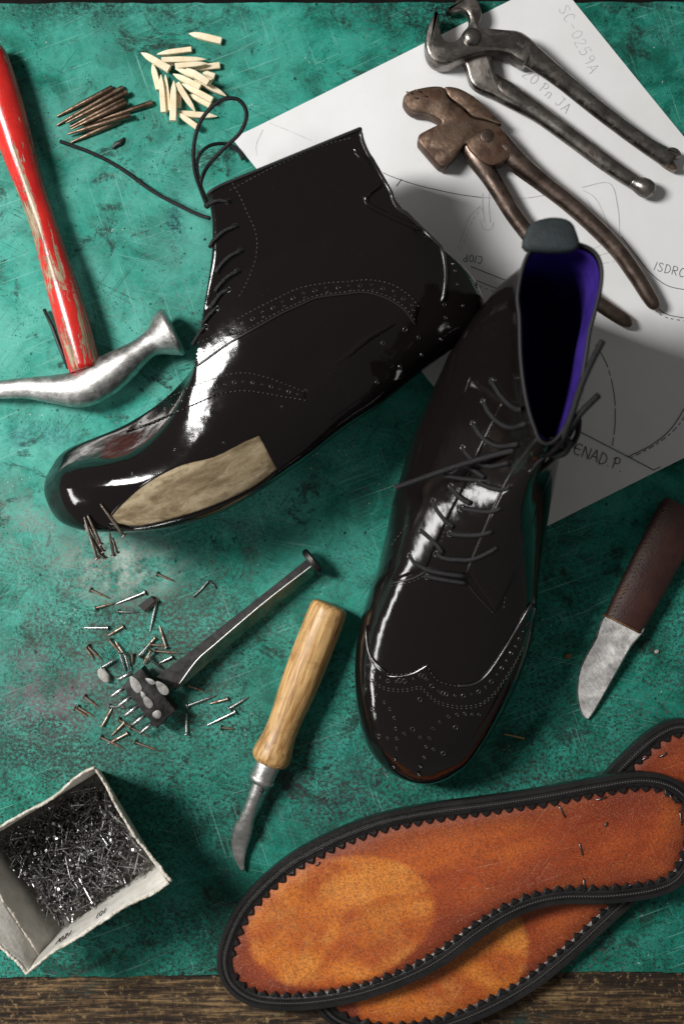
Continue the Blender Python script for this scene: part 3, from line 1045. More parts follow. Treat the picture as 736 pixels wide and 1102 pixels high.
free_lace(b1.root, [(224, 224, .040), (217, 206, .045), (210, 184, .052), (209, 156, .06), (217, 129, .066), (236, 109, .068), (256, 107, .066), (265.5, 122, .062),
                    (259, 142, .056), (241, 160, .050), (223, 180, .046), (216, 199, .043), (221, 213, .040), (228, 220, .038)], n=90)
free_lace(b1.root, [(228, 222, .037), (218, 205, .038), (212, 180, .032), (216, 165, .022), (228, 156, .012), (244, 155, .006), (256, 162, .004), (262, 172, .0035)], n=50)
free_lace(b1.root, [(226, 235, .034), (214, 231, .030), (195, 222, .020), (165, 206, .006), (130, 181, .0016), (100, 165, .0014), (65, 152, .0014)], n=50)

# lasting tacks driven into the toe
nail_mb = MB()
def nail_mesh(L, r, rh, name, tilt_head=0, segs=6, blunt=False):
    prof = [(0, .0001), (.0, rh), (.0005, rh * 1.02), (.0009, rh * .8), (.0011, r * 1.05), (L * .55, r), (L * .85, r * .7), (L, r * .08)]
    if blunt: prof = prof[:5] + [(L * .6, r), (L * .95, r * .8), (L, r * .5)]
    mb = MB(); v, f = [], []
    for (x, q) in prof:
        for k in range(segs):
            a = 2 * math.pi * k / segs
            v.append(Vector((x, math.cos(a) * q, math.sin(a) * q)))
    for i in range(len(prof) - 1):
        for k in range(segs):
            kk = (k + 1) % segs
            f.append((i * segs + k, (i + 1) * segs + k, (i + 1) * segs + kk, i * segs + kk))
    f.append(tuple(range(segs))[::-1]); f.append(tuple((len(prof) - 1) * segs + k for k in range(segs)))
    me = bpy.data.meshes.new(name)
    me.from_pydata([tuple(p) for p in v], [], f)
    me.polygons.foreach_set('use_smooth', [True] * len(me.polygons))
    me.set_sharp_from_angle(angle=R(45))
    return me
def place_nail(name, mesh, a, b, parent=None):
    """head at a, tip at b"""
    o = bpy.data.objects.new(name, mesh)
    COL.objects.link(o)
    d = b - a
    o.rotation_euler = d.to_track_quat('X', 'Z').to_euler()
    o.location = a
    if parent is not None:
        o.parent = parent
        o.location = a - parent_off(parent)
    L0 = max(v.co.x for v in mesh.vertices)
    o.scale = (d.length / L0, 1, 1)
    return o
me_toe = nail_mesh(.02, .00085, .0017, 'toe_tack', segs=8, blunt=True); me_toe.materials.append(M['toe_nail'])
c7 = lambda x, y: (40 + x / 4.6, 470 + y / 4.6)
for (tx, ty, hx, hy, hz) in ((318, 330, 432, 492, .030), (238, 395, 300, 605, .020), (255, 385, 318, 535, .026), (245, 450, 340, 605, .017), (240, 430, 318, 590, .022),
                             (360, 470, 380, 590, .012), (375, 500, 398, 575, .015), (262, 440, 330, 570, .024)):
    p = c7(tx, ty); q = c7(hx, hy)
    l, n = b1.hit(*p)
    if l is None: l = at(p[0], p[1], .02)
    place_nail('tack', me_toe, at(q[0], q[1], max(l.z - .004, hz)), l + (n * .0006 if n is not None else Vector()), b1.root)
st.build('stitching', M['thread'], b1.root)['kind'] = 'stuff'
ho.build('perforations', M['perforation'], b1.root)['kind'] = 'stuff'

# ---- details on the standing boot
st, ho = MB(), MB()
c5b = lambda L: crop(L, 375, 660, 4.907)
wing = [(395, 672), (396, 693), (401, 709), (416, 724), (430, 725.5), (445, 722), (459, 714), (466, 727), (475, 734), (492, 738), (510, 735.5), (524, 725), (541, 700), (558, 671), (571, 648)]
wing_left = wing[:7]; wing_right = wing[6:]
toe_l = [(387.5, 690), (385.5, 740), (388, 770), (396, 800), (410, 822), (426, 834), (441, 838)]
toe_r = [(441, 838), (456, 838), (472, 833), (488, 822), (505, 803), (527, 768), (548, 730), (566, 690), (580, 650)]
b2.patch('wing_cap', wing_left, toe_l, .0009, M['patent'], n=60, ms=18, fadeB=True, e1=False)
b2.patch('wing_cap', wing_right, toe_r, .0009, M['patent'], n=70, ms=18, fadeB=True, e0=False)
b2.cord('wing_edge', wing[:4], .0008, M['edge_cord'], .0007)
b2.cord('wing_edge', wing[9:], .0008, M['edge_cord'], .0007)
b2.stitches(st, wing[3:7], lift=.0011); b2.stitches(st, wing[6:10], lift=.0011)
row2 = [(394, 722), (404, 733), (418, 740), (436, 741), (452, 738), (459, 744), (470, 753), (485, 758), (500, 759), (516, 756), (530, 745), (545, 724), (562, 694)]
b2.stitches(st, row2, lift=.0013); b2.stitches(st, [(p[0], p[1] + 2.5) for p in row2], lift=.0013)
mid = [((a[0] + b[0]) / 2, (a[1] + b[1]) / 2) for a, b in zip(catmull(wing[2:], 26), catmull(row2, 26))]
for i, p in enumerate(mid):
    b2.holes(ho, [(p[0], p[1], 1.3 if i % 2 else .7)], .0009, .0012)
big = c5b([(273, 352), (400, 330), (378, 452), (340, 608), (135, 503), (167, 645), (565, 598), (500, 735), (500, 418)])
sm = c5b([(150, 430), (193, 467), (222, 502), (245, 550), (253, 605), (258, 657), (258, 710), (248, 765), (243, 805), (235, 855), (210, 655), (298, 632), (380, 652), (428, 655),
          (410, 700), (450, 713), (400, 755), (380, 803), (372, 845), (447, 605), (483, 570), (527, 542), (573, 530), (612, 525), (650, 530), (685, 530), (100, 400)])
b2.holes(ho, big, .00125, .0012); b2.holes(ho, sm, .00085, .0012)
# lace facings
c4b = lambda L: crop(L, 420, 500, 4.09)
fr_edge = c4b([(335, 475), (400, 320), (460, 180), (520, 60)]) + [(563, 492), (580, 470)]
b2.cord('facing_edge', fr_edge, .0009, M['edge_cord'], .0004)
fl_out = [(420, 628), (442, 623), (455, 617), (461, 612)]
b2.cord('facing_edge', fl_out, .0007, M['edge_cord'], .0003)
b2.stitches(st, [(p[0], p[1] + 3) for p in fl_out])
b2.stitches(st, c4b([(340, 520), (385, 580), (455, 655)]))
b2.cord('facing_edge', c4b([(335, 515), (380, 575), (455, 653)]), .0004, M['edge_cord'], .0003)
b2.patch('facing', [(458, 614), (470, 585), (484, 555), (503, 518), (520, 480), (543, 432)], [(420, 627), (432, 590), (445, 550), (462, 505), (482, 455), (510, 405)], .0010, M['patent'], n=60, ms=10)
b2.patch('facing', fr_edge, c4b([(460, 655), (540, 480), (600, 330), (640, 200)]) + [(590, 515), (600, 490)], .0010, M['patent'], n=60, ms=10)
b2.stitches(st, c4b([(205, 80), (130, 200), (20, 335)]) + [(421, 590)])
b2.stitches(st, c4b([(260, 190), (240, 280), (225, 350)])); b2.stitches(st, c4b([(505, 580), (500, 610), (498, 635)]))
b2.cord('side_seam', [(506, 406), (495, 440), (484, 480), (478, 500)], .0006, M['edge_cord'], .0002)
for pts in (c4b([(90, 400), (105, 425), (160, 460), (240, 478), (330, 490)]), c4b([(165, 492), (240, 506), (335, 520)]), c4b([(140, 290), (180, 325), (215, 362), (232, 390)]), c4b([(205, 392), (240, 412), (300, 416), (360, 416), (440, 380), (470, 360)]),
            c4b([(193, 160), (200, 185), (240, 240), (280, 275)]), c4b([(265, 303), (330, 310), (400, 306), (450, 290)]), c4b([(270, 95), (310, 145), (355, 172)]), c4b([(315, 192), (380, 202), (440, 206), (490, 190)]),
            c4b([(390, 80), (440, 100), (490, 110), (530, 96)]), [(487, 512), (497, 502), (510, 506), (522, 514)], [(499, 482), (508, 494), (526, 502), (548, 498)], [(510, 456), (519, 470), (536, 480), (558, 478)],
            [(521, 432), (530, 448), (548, 460), (566, 456)], [(530, 410), (540, 426), (556, 440), (570, 438)], [(572, 506), (580, 494), (590, 486)]):
    lace_strand(b2, pts, r=.0014, lift=.0006)
    b2.holes(ho, [(pts[0][0], pts[0][1], 1.6)], .001, .0009)
def over(px, py, dz):
    l, n = b2.hit(px, py)
    return (px, py, (l.z if l is not None else .10) + dz)
free_lace(b2.root, [(425, 525, .092), (445, 518, .094), (470, 509, .097), (500, 499, .104), (535, 489, .114), (570, 481, .124), (598, 474, .142), (610, 463, .153), (626, 443, .158), (644, 425, .158)], r=.0016)
free_lace(b2.root, [(588, 489, .136), (603, 476, .148), (614, 449, .158), (624, 418, .161), (635, 392, .161), (648, 367, .160)], r=.0016)
free_lace(b2.root, [(478, 512, .094), (505, 516, .098), (540, 517, .106), (572, 510, .116), (595, 493, .126), (606, 474, .134)], r=.0013)
free_lace(b2.root, [(572, 486, .128), (582, 480, .134), (596, 474, .138), (606, 478, .136), (604, 488, .132), (590, 490, .129)], r=.0016)
free_lace(b2.root, [(582, 492, .132), (592, 482, .140), (604, 472, .147), (612, 476, .146), (608, 486, .140), (596, 490, .134), (586, 484, .137), (594, 474, .146), (606, 480, .146)], r=.0018)
free_lace(b2.root, [(600, 486, .130), (612, 468, .135), (622, 450, .136), (620, 470, .132), (605, 490, .128)], r=.0014)
# pull tab over the back of the shaft
tabw, tv, tf = 12, [], []
tab_px = [(567, 268), (567, 248), (575, 238), (594, 233), (612, 236), (620, 247), (620, 268)]
rb_ = RINGS[-1]
back = b2.xf((1.75, 0, 14.9))
tb = plate(tab_px, back.z - .003, back.z + .0045, .0018, n=28, zref=back.z + .0045)
tb.build('pull_tab', M['pull_tab'], b2.root)
st.build('stitching', M['thread'], b2.root)['kind'] = 'stuff'
ho.build('perforations', M['perforation'], b2.root)['kind'] = 'stuff'

# ------------------------------------------------------------------ hammer
ham = thing('cobbler_hammer', at(95, 410), 'cobbler hammer with chipped red wooden handle and bright steel head', 'hammer')
hz = .016
path = [(-15, 52, .0125, 12), (-13, 56, .0125, 17), (-9, 68, .0125, 20.5), (3, 106, .0128, 21), (19, 158, .013, 18.6), (35, 207, .013, 15), (47.5, 243, .013, 14.4), (58.5, 279, .0135, 16), (70, 318, .014, 17.5), (82, 360, .0145, 18), (92, 398, .0150, 17.3)]
P = catmull([(p[0], p[1], p[2] * 1000, p[3]) for p in path], 70)
mb = MB(); mb.tube([at(p[0], p[1], p[2] / 1000) for p in P], [p[3] * PX * .97 for p in P], 20, flat=1.0)
mb.build('handle', M['redpaint'], ham)
hp = [(-40, 423, .010, 6, .35), (-15, 420.5, .011, 8, .5), (0, 419.5, .0115, 9.5, .6), (30, 417.5, .012, 11.5, .75), (60, 419, .0125, 15.5, .8), (88, 418, .013, 20, .80), (112, 406, .0135, 21, .85), (134, 391, .014, 17.5, 1.0), (150, 379, .0145, 13.5, 1.1),
      (160, 371.5, .0145, 13, 1.1), (168, 367, .0147, 16, 1.05), (176, 362.5, .015, 22, 1.0), (182, 359, .015, 26.0, 1.0), (184.5, 357.8, .015, 27, 1.0), (187, 356.6, .015, 26.5, 1.0), (188, 356.1, .015, 25, 1.0)]
P = catmull([(p[0], p[1], p[2] * 1000, p[3], p[4]) for p in hp], 90)
mb = MB(); mb.tube([at(p[0], p[1], p[2] / 1000) for p in P], [p[3] * PX for p in P], 28, flat=[p[4] for p in P])
hd = mb.build('head', M['cast_steel'], ham, sharp=50)
# handle end wedged through the head, maker's marks on the cheek
mk = MB()
for (x, y) in ((86, 412), (93, 409), (101, 406), (109, 402)):
    for (a, b, c, d) in ((-2, -4, -2, 4), (-2, -4, 2, -2), (-2, 4, 2, 3)):
        p, q = at(x + a, y + b, .0275), at(x + c, y + d, .0275)
        mk.tube([p, (p + q) / 2, q], .0002, 5)
mb = MB(); mb.tube([at(48, 333, .004), at(57, 352, .0045), (at(66, 376, .006)), at(74, 396, .008)], [.0011, .0013, .0014, .0012], 8, flat=1.6)
mb.build('langet', M['chip_dark'], ham)

# ------------------------------------------------------------------ pincers
pin = thing('carpenter_pincers', at(508, 40), 'dark steel end-cutting pincers with a domed rivet and ball handle end', 'pincers')
zt = .020
jawA = [(470.4, 9.8), (463, 22), (458.3, 38), (459, 52), (464, 62), (472, 67), (483, 67), (494.3, 63), (511.7, 57), (531.3, 54.5), (548.7, 57.5), (556, 62), (565, 66), (571, 60), (569, 50), (561, 40), (552, 33.2), (550, 32), (534, 30), (516, 29.3), (504, 29.5), (497, 37), (490, 43.5), (481.3, 43.5), (475, 37), (472.6, 26)]
plate(jawA, .004, zt, .0018, n=110).build('jaw', M['steel_dark'], pin, sharp=35)
jawB = [(480, 10), (488, 3), (496, -6), (508, -6), (516, 4), (518.5, 16), (516, 27), (522, 38), (528, 54), (531, 68), (534, 79), (543, 90), (554, 99), (564, 108), (562, 116), (552, 113), (531, 102), (514, 94.5), (506, 86), (502, 72), (497, 60), (494, 45), (498, 34), (504, 27), (505, 18), (501, 11.5), (494, 9), (486, 11.5)]
plate(jawB, .003, .0125, .0018, n=110).build('jaw', M['steel_dark'], pin, sharp=35)
def handle(root, pts, mat, name='handle', flat=.85, segs=14, n=60):
    P = catmull([(p[0], p[1], p[2] * 1000, p[3]) for p in pts], n)
    mb = MB(); mb.tube([at(p[0], p[1], p[2] / 1000) for p in P], [p[3] * PX for p in P], segs, flat=flat)
    return mb.build(name, mat, root)
handle(pin, [(540, 41, .0135, 9), (555, 48, .0138, 13.4), (573, 61.5, .0138, 12.3), (592, 76, .0132, 10.3), (612, 92, .012, 9.4), (640, 115, .011, 9), (670, 138, .010, 8.8), (698, 158, .0095, 9), (716, 169, .009, 10), (722, 173, .009, 9.5)], M['steel_dark'])
handle(pin, [(527, 86, .0072, 9), (540, 97, .0074, 12), (557, 108, .0078, 11.5), (580, 122.5, .0082, 9.8), (610, 144.5, .0085, 9.2), (640, 167, .0085, 9), (665, 185, .0085, 8.6), (682, 196, .0085, 8)], M['steel_dark'])
handle(pin, [(680, 195, .0085, 7.5), (685, 198, .0087, 8.2), (690, 200.5, .009, 9.8), (695, 203, .009, 10.2), (700, 205, .009, 8.5), (703, 206.5, .009, 5), (704.5, 207, .009, 1)], M['steel_dark'], 'ball_end', 1.0, n=24)
c4p = lambda L: crop(L, 580, 80, 4.718)
plate(c4p([(600, 400), (625, 385), (670, 420), (700, 470), (690, 485), (650, 465), (610, 430)]), .004, .011, .0012, n=30).build('claw_tip', M['rusty_handle'], pin, sharp=40)
plate(c4p([(640, 380), (670, 366), (705, 375), (725, 405), (705, 420), (665, 405)]), .005, .013, .0015, n=30).build('claw_tip', M['steel_dark'], pin, sharp=40)
mb = MB()
rc = at(507.5, 40, zt)
prof = [(.0052, -.0005), (.0052, .0008), (.0045, .0018), (.0034, .0026), (.0018, .0031), (.0003, .0032)]
def lathe_z(c, prof, S=20):
    v, f = [], []
    for (r, h) in prof:
        for k in range(S):
            a = 2 * math.pi * k / S
            v.append(c + Vector((math.cos(a) * r, math.sin(a) * r, h)))
    for i in range(len(prof) - 1):
        for k in range(S):
            kk = (k + 1) % S
            f.append((i * S + k, i * S + kk, (i + 1) * S + kk, (i + 1) * S + k))
    f.append(tuple((len(prof) - 1) * S + k for k in range(S)))
    return v, f
mb.add(*lathe_z(rc, prof)); mb.build('rivet', M['steel_dark'], pin)

# ------------------------------------------------------------------ lasting pliers
las = thing('lasting_pliers', at(510, 140), 'rusty brown lasting pliers with hooked jaw and square hammer block', 'pliers')
bodyA = [(434, 105), (437, 113), (444.6, 119.5), (457.6, 121.3), (468.5, 125.7), (475.5, 130.4), (475, 131.8), (464, 137), (453.5, 142.5), (451, 144.5), (450, 147), (450.3, 151), (451.5, 153.5), (462, 166), (472.5, 177.5), (475, 179), (478, 179), (480, 177.8), (491, 166), (500, 155.2), (501.5, 154.6), (502.5, 156), (506, 162), (517, 173), (530, 178), (548, 170), (552, 160), (545, 146), (536, 134), (520, 129), (508, 126), (497, 116), (483, 105), (478, 94), (468, 92), (453, 94), (440, 98)]
plate(bodyA, .003, .0165, .0016, n=120).build('hammer_jaw', M['rusty'], las, sharp=35)
bodyB = [(478.5, 93.5), (483.5, 104), (498, 115), (509, 125), (521, 128.3), (537, 133.5), (539, 131), (530, 122), (521, 113), (507, 101.5), (492, 94)]
plate(bodyB, .003, .0150, .0012, n=60).build('hook_jaw', M['rusty'], las, sharp=35)
handle(las, [(500, 150, .0100, 9), (513, 170, .0100, 11.5), (526, 189, .0100, 10), (538, 208, .010, 9.3), (553, 232, .0095, 9), (575, 260, .009, 9), (602, 290, .0085, 8.6), (630, 316, .008, 8.3), (655, 334, .007, 8), (672, 345, .0065, 7), (679, 350, .0065, 3)], M['rusty_handle'], n=80)
handle(las, [(526, 140, .0095, 11), (540, 158, .0098, 13), (558, 176, .0102, 11.5), (585, 198, .0105, 9.6), (612, 219, .010, 9.3), (640, 244, .0095, 9.2), (665, 270, .009, 9), (685, 298, .0085, 8.8), (698, 319, .008, 8.2), (704.5, 329, .0078, 6.5), (707, 333, .0075, 2)], M['rusty_handle'], flat=.95, n=80)
mb = MB(); mb.add(*lathe_z(at(524, 146, .0165), [(.0040, -.0006), (.0040, .0001), (.0036, .00025), (.0004, .0003)])); mb.build('rivet', M['rusty_handle'], las)
tread = MB()
for (x, y, a) in ((441, 100, .3), (446, 105, .3), (450, 98, .3), (456, 103, .3)):
    p = at(x, y, .0166); d = Vector((math.cos(a), -math.sin(a), 0)) * .0022
    tread.tube([p - d, p, p + d], .0005, 5)
tread.build('jaw_teeth', M['rusty'], las)

# ------------------------------------------------------------------ knife
kn = thing('skiving_knife', at(670, 680), 'short steel knife with dark brown leather-wrapped handle', 'knife')
bl = [(653, 660), (640, 688), (629, 709), (623.5, 724), (621.5, 740), (622.5, 757), (626, 769), (632, 775.5), (637, 771), (646, 755), (660, 728), (676, 697), (690, 672)]
mb = MB()
zbl = .0045
Pb = [at(p[0], p[1], zbl) for p in catmull(bl, 60, True)]
inn = offset_poly([(p.x, p.y) for p in Pb], .0009)
N = len(Pb)
xm = sum(p.x for p in Pb) / len(Pb)
zt_ = lambda x: (x - xm) * .28
v = [Vector((p.x, p.y, zbl + zt_(p.x))) for p in Pb] + [Vector((p[0], p[1], zbl + .0009 + zt_(p[0]))) for p in inn] + [Vector((p[0], p[1], zbl - .0009 + zt_(p[0]))) for p in inn]
f = []
for i in range(N):
    k = (i + 1) % N
    f += [(i, k, N + k, N + i), (k, i, 2 * N + i, 2 * N + k)]
f += [tuple(N + i for i in range(N)), tuple(2 * N + i for i in range(N))[::-1]]
mb.add(v, f).build('blade', M['blade'], kn, sharp=25)
# handle: rolled leather sheath, flattened oval, following the knife axis
axis = [(670.5, 672, 23.5), (676, 661, 24), (690, 634, 25), (706, 603, 26), (720, 577, 26.5), (730, 558, 26.5), (734.5, 549.5, 25.5), (736, 547, 22)]
Pk = catmull([(p[0], p[1], p[2]) for p in axis], 50)
mb = MB(); mb.tube([at(p[0], p[1], .0085) + Vector((0, 0, noise.noise((i * .2, 0, 0)) * .0004)) for i, p in enumerate(Pk)], [p[2] * PX * .96 for p in Pk], 28, flat=.42)
hk = mb.build('leather_wrap', M['brown_leather'], kn, sharp=60)
cut = MB()
e0, e1 = at(649.5, 661.5, .0105), at(692.5, 683.5, .009)
cut.tube([e0 + Vector((0, 0, -.002)), e0 * .75 + e1 * .25 + Vector((0, 0, .0045)), (e0 + e1) / 2 + Vector((0, 0, .0056)), e0 * .25 + e1 * .75 + Vector((0, 0, .0045)), e1 + Vector((0, 0, -.002))], .0007, 8)
cut.build('cut_edge', M['worn_tan'], kn)
kw = MB()
for i in range(26):
    t = i / 25
    p = at(652 + (711 - 652) * t + 5, 660 + (545 - 660) * t + 2, .0128)
    d = Vector((random.uniform(.3, 1), random.uniform(-.2, .5), 0)).normalized() * random.uniform(.0008, .002)
    kw.tube([p - d + Vector((0, 0, -.0006)), p, p + d + Vector((0, 0, .0004))], .0003, 5)
kw.build('worn_seam', M['worn_tan'], kn)

# ------------------------------------------------------------------ wooden-handled lasting tool
wt = thing('welt_tool', at(320, 740), 'curved steel shoemaking blade with turned pale wooden handle and steel ferrule', 'hand tool')
def along(p0, p1, prof, z0, z1, mat, name, root, segs=28, sharp=None, n=None, flat=None):
    a, b = at(p0[0], p0[1], z0), at(p1[0], p1[1], z1)
    pr = catmull([(t * 100, r) for t, r in prof], n) if n else [(t * 100, r) for t, r in prof]
    mb = MB(); mb.tube([a.lerp(b, t / 100) for t, r in pr], [max(r, .1) * PX for t, r in pr], segs, flat=flat)
    return mb.build(name, mat, root, sharp=sharp)
along((356, 650), (289, 822), [(0, 13), (.008, 17.5), (.025, 19.5), (.06, 20.3), (.2, 20.8), (.38, 20.6), (.55, 19.4), (.68, 17.6), (.78, 17.0), (.86, 18.3), (.92, 20.4), (.96, 20.6), (.985, 18.5), (1, 15)], .0125, .0125, M['handle_wood'], 'handle', wt, n=90)
along((291, 817), (279.5, 844), [(0, 13.5), (.35, 13.5), (.7, 12.8), (.72, 14.2), (.8, 14.6), (.88, 13.8), (.9, 11), (1, 9)], .0125, .012, M['steel_bright'], 'ferrule', wt, sharp=40)
bp = [(281, 838, .0125, 7.5, 1), (276.5, 851, .0120, 7.3, 1), (271, 866, .0110, 7.2, .9), (266, 880, .0098, 8.0, .7), (261.5, 893, .0080, 10.2, .38), (258.5, 905, .0062, 9.8, .26), (257.5, 917, .0050, 7.6, .22), (259, 928, .0042, 4.6, .24), (262, 938, .0035, 1.0, .3)]
P = catmull([(p[0], p[1], p[2] * 1000, p[3], p[4]) for p in bp], 40)
mb = MB(); mb.tube([at(p[0], p[1], p[2] / 1000) for p in P], [max(p[3], .3) * PX for p in P], 16, flat=[p[4] for p in P])
mb.build('blade', M['steel_bright'], wt)
mb = MB(); c_ = at(282, 851, .0163); mb.add(*lathe_z(c_, [(.0013, -.0008), (.0013, .0001), (.0003, .0001)], 12)); mb.build('pin', M['chip_dark'], wt)

# ------------------------------------------------------------------ toothed steel punch
pu = thing('toothed_punch', at(240, 690), 'black steel rod tool with flat disc end and toothed square head', 'punch')
c1 = lambda L: crop(L, 75, 600, 4.6)
c2 = lambda L: crop(L, 120, 580, 3.067)
head_px = c1([(358, 545), (385, 585), (440, 650), (490, 710), (527, 758), (480, 805), (432, 850), (380, 790), (320, 715), (260, 640), (305, 592)])
plate(head_px, .004, .0175, .0014).build('head_block', M['punch_paint'], pu, sharp=30)
def stud(cx, cy, L, W, ang, z, tear=.25):
    p = crop([(cx, cy)], 75, 600, 4.6)[0]
    c = at(p[0], p[1], z); S = 22
    prof = [(1, -.0006), (1, .0001), (.93, .0004), (.6, .0005), (.03, .0005)]
    v, f = [], []
    for (q, h) in prof:
        for k in range(S):
            a = 2 * math.pi * k / S
            x = math.cos(a) * L / 4.6 / 2 * PX * q; y = math.sin(a) * W / 4.6 / 2 * PX * q * (1 + tear * math.cos(a))
            v.append(c + Vector((x * math.cos(ang) - y * math.sin(ang), x * math.sin(ang) + y * math.cos(ang), h)))
    for i in range(len(prof) - 1):
        for k in range(S):
            kk = (k + 1) % S
            f.append((i * S + k, i * S + kk, (i + 1) * S + kk, (i + 1) * S + k))
    f.append(tuple((len(prof) - 1) * S + k for k in range(S)))
    return MB().add(v, f)
for (cx, cy, L, W, a) in ((327, 628, 95, 46, -1.05), (458, 645, 85, 44, -.85), (400, 612, 55, 24, -.5), (388, 715, 70, 38, -1.0), (365, 680, 40, 22, -1.1), (433, 776, 46, 42, 0)):
    stud(cx, cy, L, W, a, .0178).build('stud', M['stud_steel'], pu, sharp=25)
for (a, b) in (((243, 602), (310, 570)), ((205, 688), (275, 642)), ((240, 738), (305, 688)), ((275, 782), (340, 735)), ((312, 828), (375, 780)), ((350, 870), (410, 822))):
    p, q = c1([a])[0], c1([b])[0]
    mb = MB(); mb.tube([at(p[0], p[1], .0085), at((p[0] + q[0]) / 2, (p[1] + q[1]) / 2, .009), at(q[0], q[1], .0095)], .0013, 8)
    mb.build('tooth', M['nail_steel'], pu)
# square shank, turned so that two faces show; flattened wedge where it meets the block
e_top = c2([(150, 455), (240, 388), (340, 308), (500, 183), (652, 62)])
e_mid = c2([(225, 478), (283, 400), (345, 345), (510, 205), (667, 84)])
e_low = c2([(212, 500), (262, 462), (372, 365), (512, 248), (668, 118)])
def strip3(zs):
    n = 40
    A = catmull(e_top, n); Bm = catmull(e_mid, n); Cc = catmull(e_low, n)
    v, f = [], []
    for i in range(n):
        t = i / (n - 1)
        za = zs[0] + (zs[1] - zs[0]) * t
        a = at(A[i][0], A[i][1], za); b = at(Bm[i][0], Bm[i][1], za + .0008); c = at(Cc[i][0], Cc[i][1], za - .0085)
        d = Vector((a.x, a.y, za - .0085)) + (c - b).normalized() * 0
        v += [a, b, c, d]
    for i in range(n - 1):
        for k in range(4):
            kk = (k + 1) % 4
            f.append((i * 4 + k, i * 4 + kk, i * 4 + 4 + kk, i * 4 + 4 + k))
    f += [(0, 1, 2, 3), tuple((n - 1) * 4 + k for k in (3, 2, 1, 0))]
    return v, f
v, f = strip3((.0185, .0145))
sh = MB().add(v, f).build('shank', M['punch_paint'], pu, smooth=False)
sh.data.materials.append(M['steel_dark'])
for i, p in enumerate(sh.data.polygons):
    if p.index < 39 * 4 and p.index % 4 == 1:
        p.material_index = 1
mb = MB()
eA, eB = c2([(648, 78)])[0], c2([(690, 62)])[0]
ed = MB(); ed.tube([v[i * 4 + 1] + Vector((0, 0, .0001)) for i in range(40)], .00045, 6); ed.build('worn_edge', M['steel_bright'], pu)
pa, pb = at(335.5, 605.5, .0105), at(341.5, 600.5, .0105)
dd = (pb - pa).normalized()
mb.tube([pa - dd * .001, pa, pa + dd * .0022, pa + dd * .003], [.0078, .0088, .0088, .0076], 26)
mb.build('disc_end', M['punch_black'], pu, sharp=30)

# ------------------------------------------------------------------ card box of tacks
bx = thing('tack_box', at(80, 930), 'torn white card box filled with steel tacks', 'box')
rimz = .063
rim = [(103, 826), (182, 950), (28, 1048), (-52, 922)]
bas = [(108, 830), (166, 926), (68, 998), (-2, 896)]
RW = [at(p[0], p[1], rimz) for p in rim]
GW = [at(p[0], p[1], .0005) for p in bas]
def wall(a0, a1, b0, b1, seed, mat, name, nx=80, nz=16, th=.0011, bulge=.0, torn=.0022, dip=0.0):
    nrm = (a1 - a0).cross(Vector((0, 0, 1))).normalized()
    out = MB(); v = []
    for s in (0, 1):
        for j in range(nz + 1):
            for i in range(nx + 1):
                u, w = i / nx, j / nz
                p = (a0.lerp(a1, u)).lerp(b0.lerp(b1, u), w)
                top = w ** 6
                p = p + nrm * (bulge * math.sin(math.pi * u) * w + (noise.noise((u * 4 + seed, w * 2, seed)) * .0022 * w) + noise.noise((u * 22 + seed, w * 9, 2)) * .0005 * top)
                p.z += top * (noise.noise((u * 6 + seed * 3, 0, 0)) * torn + noise.noise((u * 30 + seed, 5, 0)) * torn * .4 - dip * math.sin(math.pi * u))
                v.append(p + nrm * (th * (s - .5)) * (1 + .3 * top * noise.noise((u * 40, seed, 3))))
    T_ = (nx + 1) * (nz + 1); f = []
    for s in (0, 1):
        for j in range(nz):
            for i in range(nx):
                q = s * T_ + j * (nx + 1) + i
                f.append((q, q + 1, q + nx + 2, q + nx + 1))
    for i in range(nx):
        for j in (0, nz):
            q = j * (nx + 1) + i
            f.append((q, q + 1, T_ + q + 1, T_ + q))
    for j in range(nz):
        for i in (0, nx):
            q = j * (nx + 1) + i
            f.append((q, q + nx + 1, T_ + q + nx + 1, T_ + q))
    out.add(v, f)
    edge = [(v[nz * (nx + 1) + i] + v[T_ + nz * (nx + 1) + i]) / 2 for i in range(nx + 1)]
    o = out.build(name, mat, bx)
    eb = MB()
    eb.tube([e + Vector((0, 0, noise.noise((i * 1.7, seed, 1)) * .0007)) for i, e in enumerate(edge)], [.00085 + .0005 * noise.noise((i * 1.9, seed, 4)) for i in range(len(edge))], 7)
    eb.build('torn_edge', M['card_torn'], o)
    return o
names = [(0, 1, 1.3, .002), (1, 2, 4.7, .002), (2, 3, 8.1, 0), (3, 0, 11.9, .001)]
for (i, k, sd, bu) in names:
    if i == 2:
        # the left wall is folded outwards half way up
        m0, m1 = GW[2].lerp(RW[2], .66), at(-26, 922, .042)
        wall(GW[2], GW[3], m0, m1, sd, M['card'], 'wall', torn=0.0)
        wall(m0, m1, RW[2].copy(), at(-55, 950, .050), sd + 2, M['card'], 'folded_flap', nz=8, torn=.0015)
    else:
        wall(GW[i], GW[k], RW[i], RW[k], sd, M['card'], 'wall', bulge=bu, dip=.0 if i else .002)
mb = MB(); mb.add([p + Vector((0, 0, .0002)) for p in GW] + [p + Vector((0, 0, .0014)) for p in GW], [(0, 1, 2, 3), (4, 5, 6, 7), (0, 1, 5, 4), (1, 2, 6, 5), (2, 3, 7, 6), (3, 0, 4, 7)])
mb.build('bottom', M['card'], bx, smooth=False)
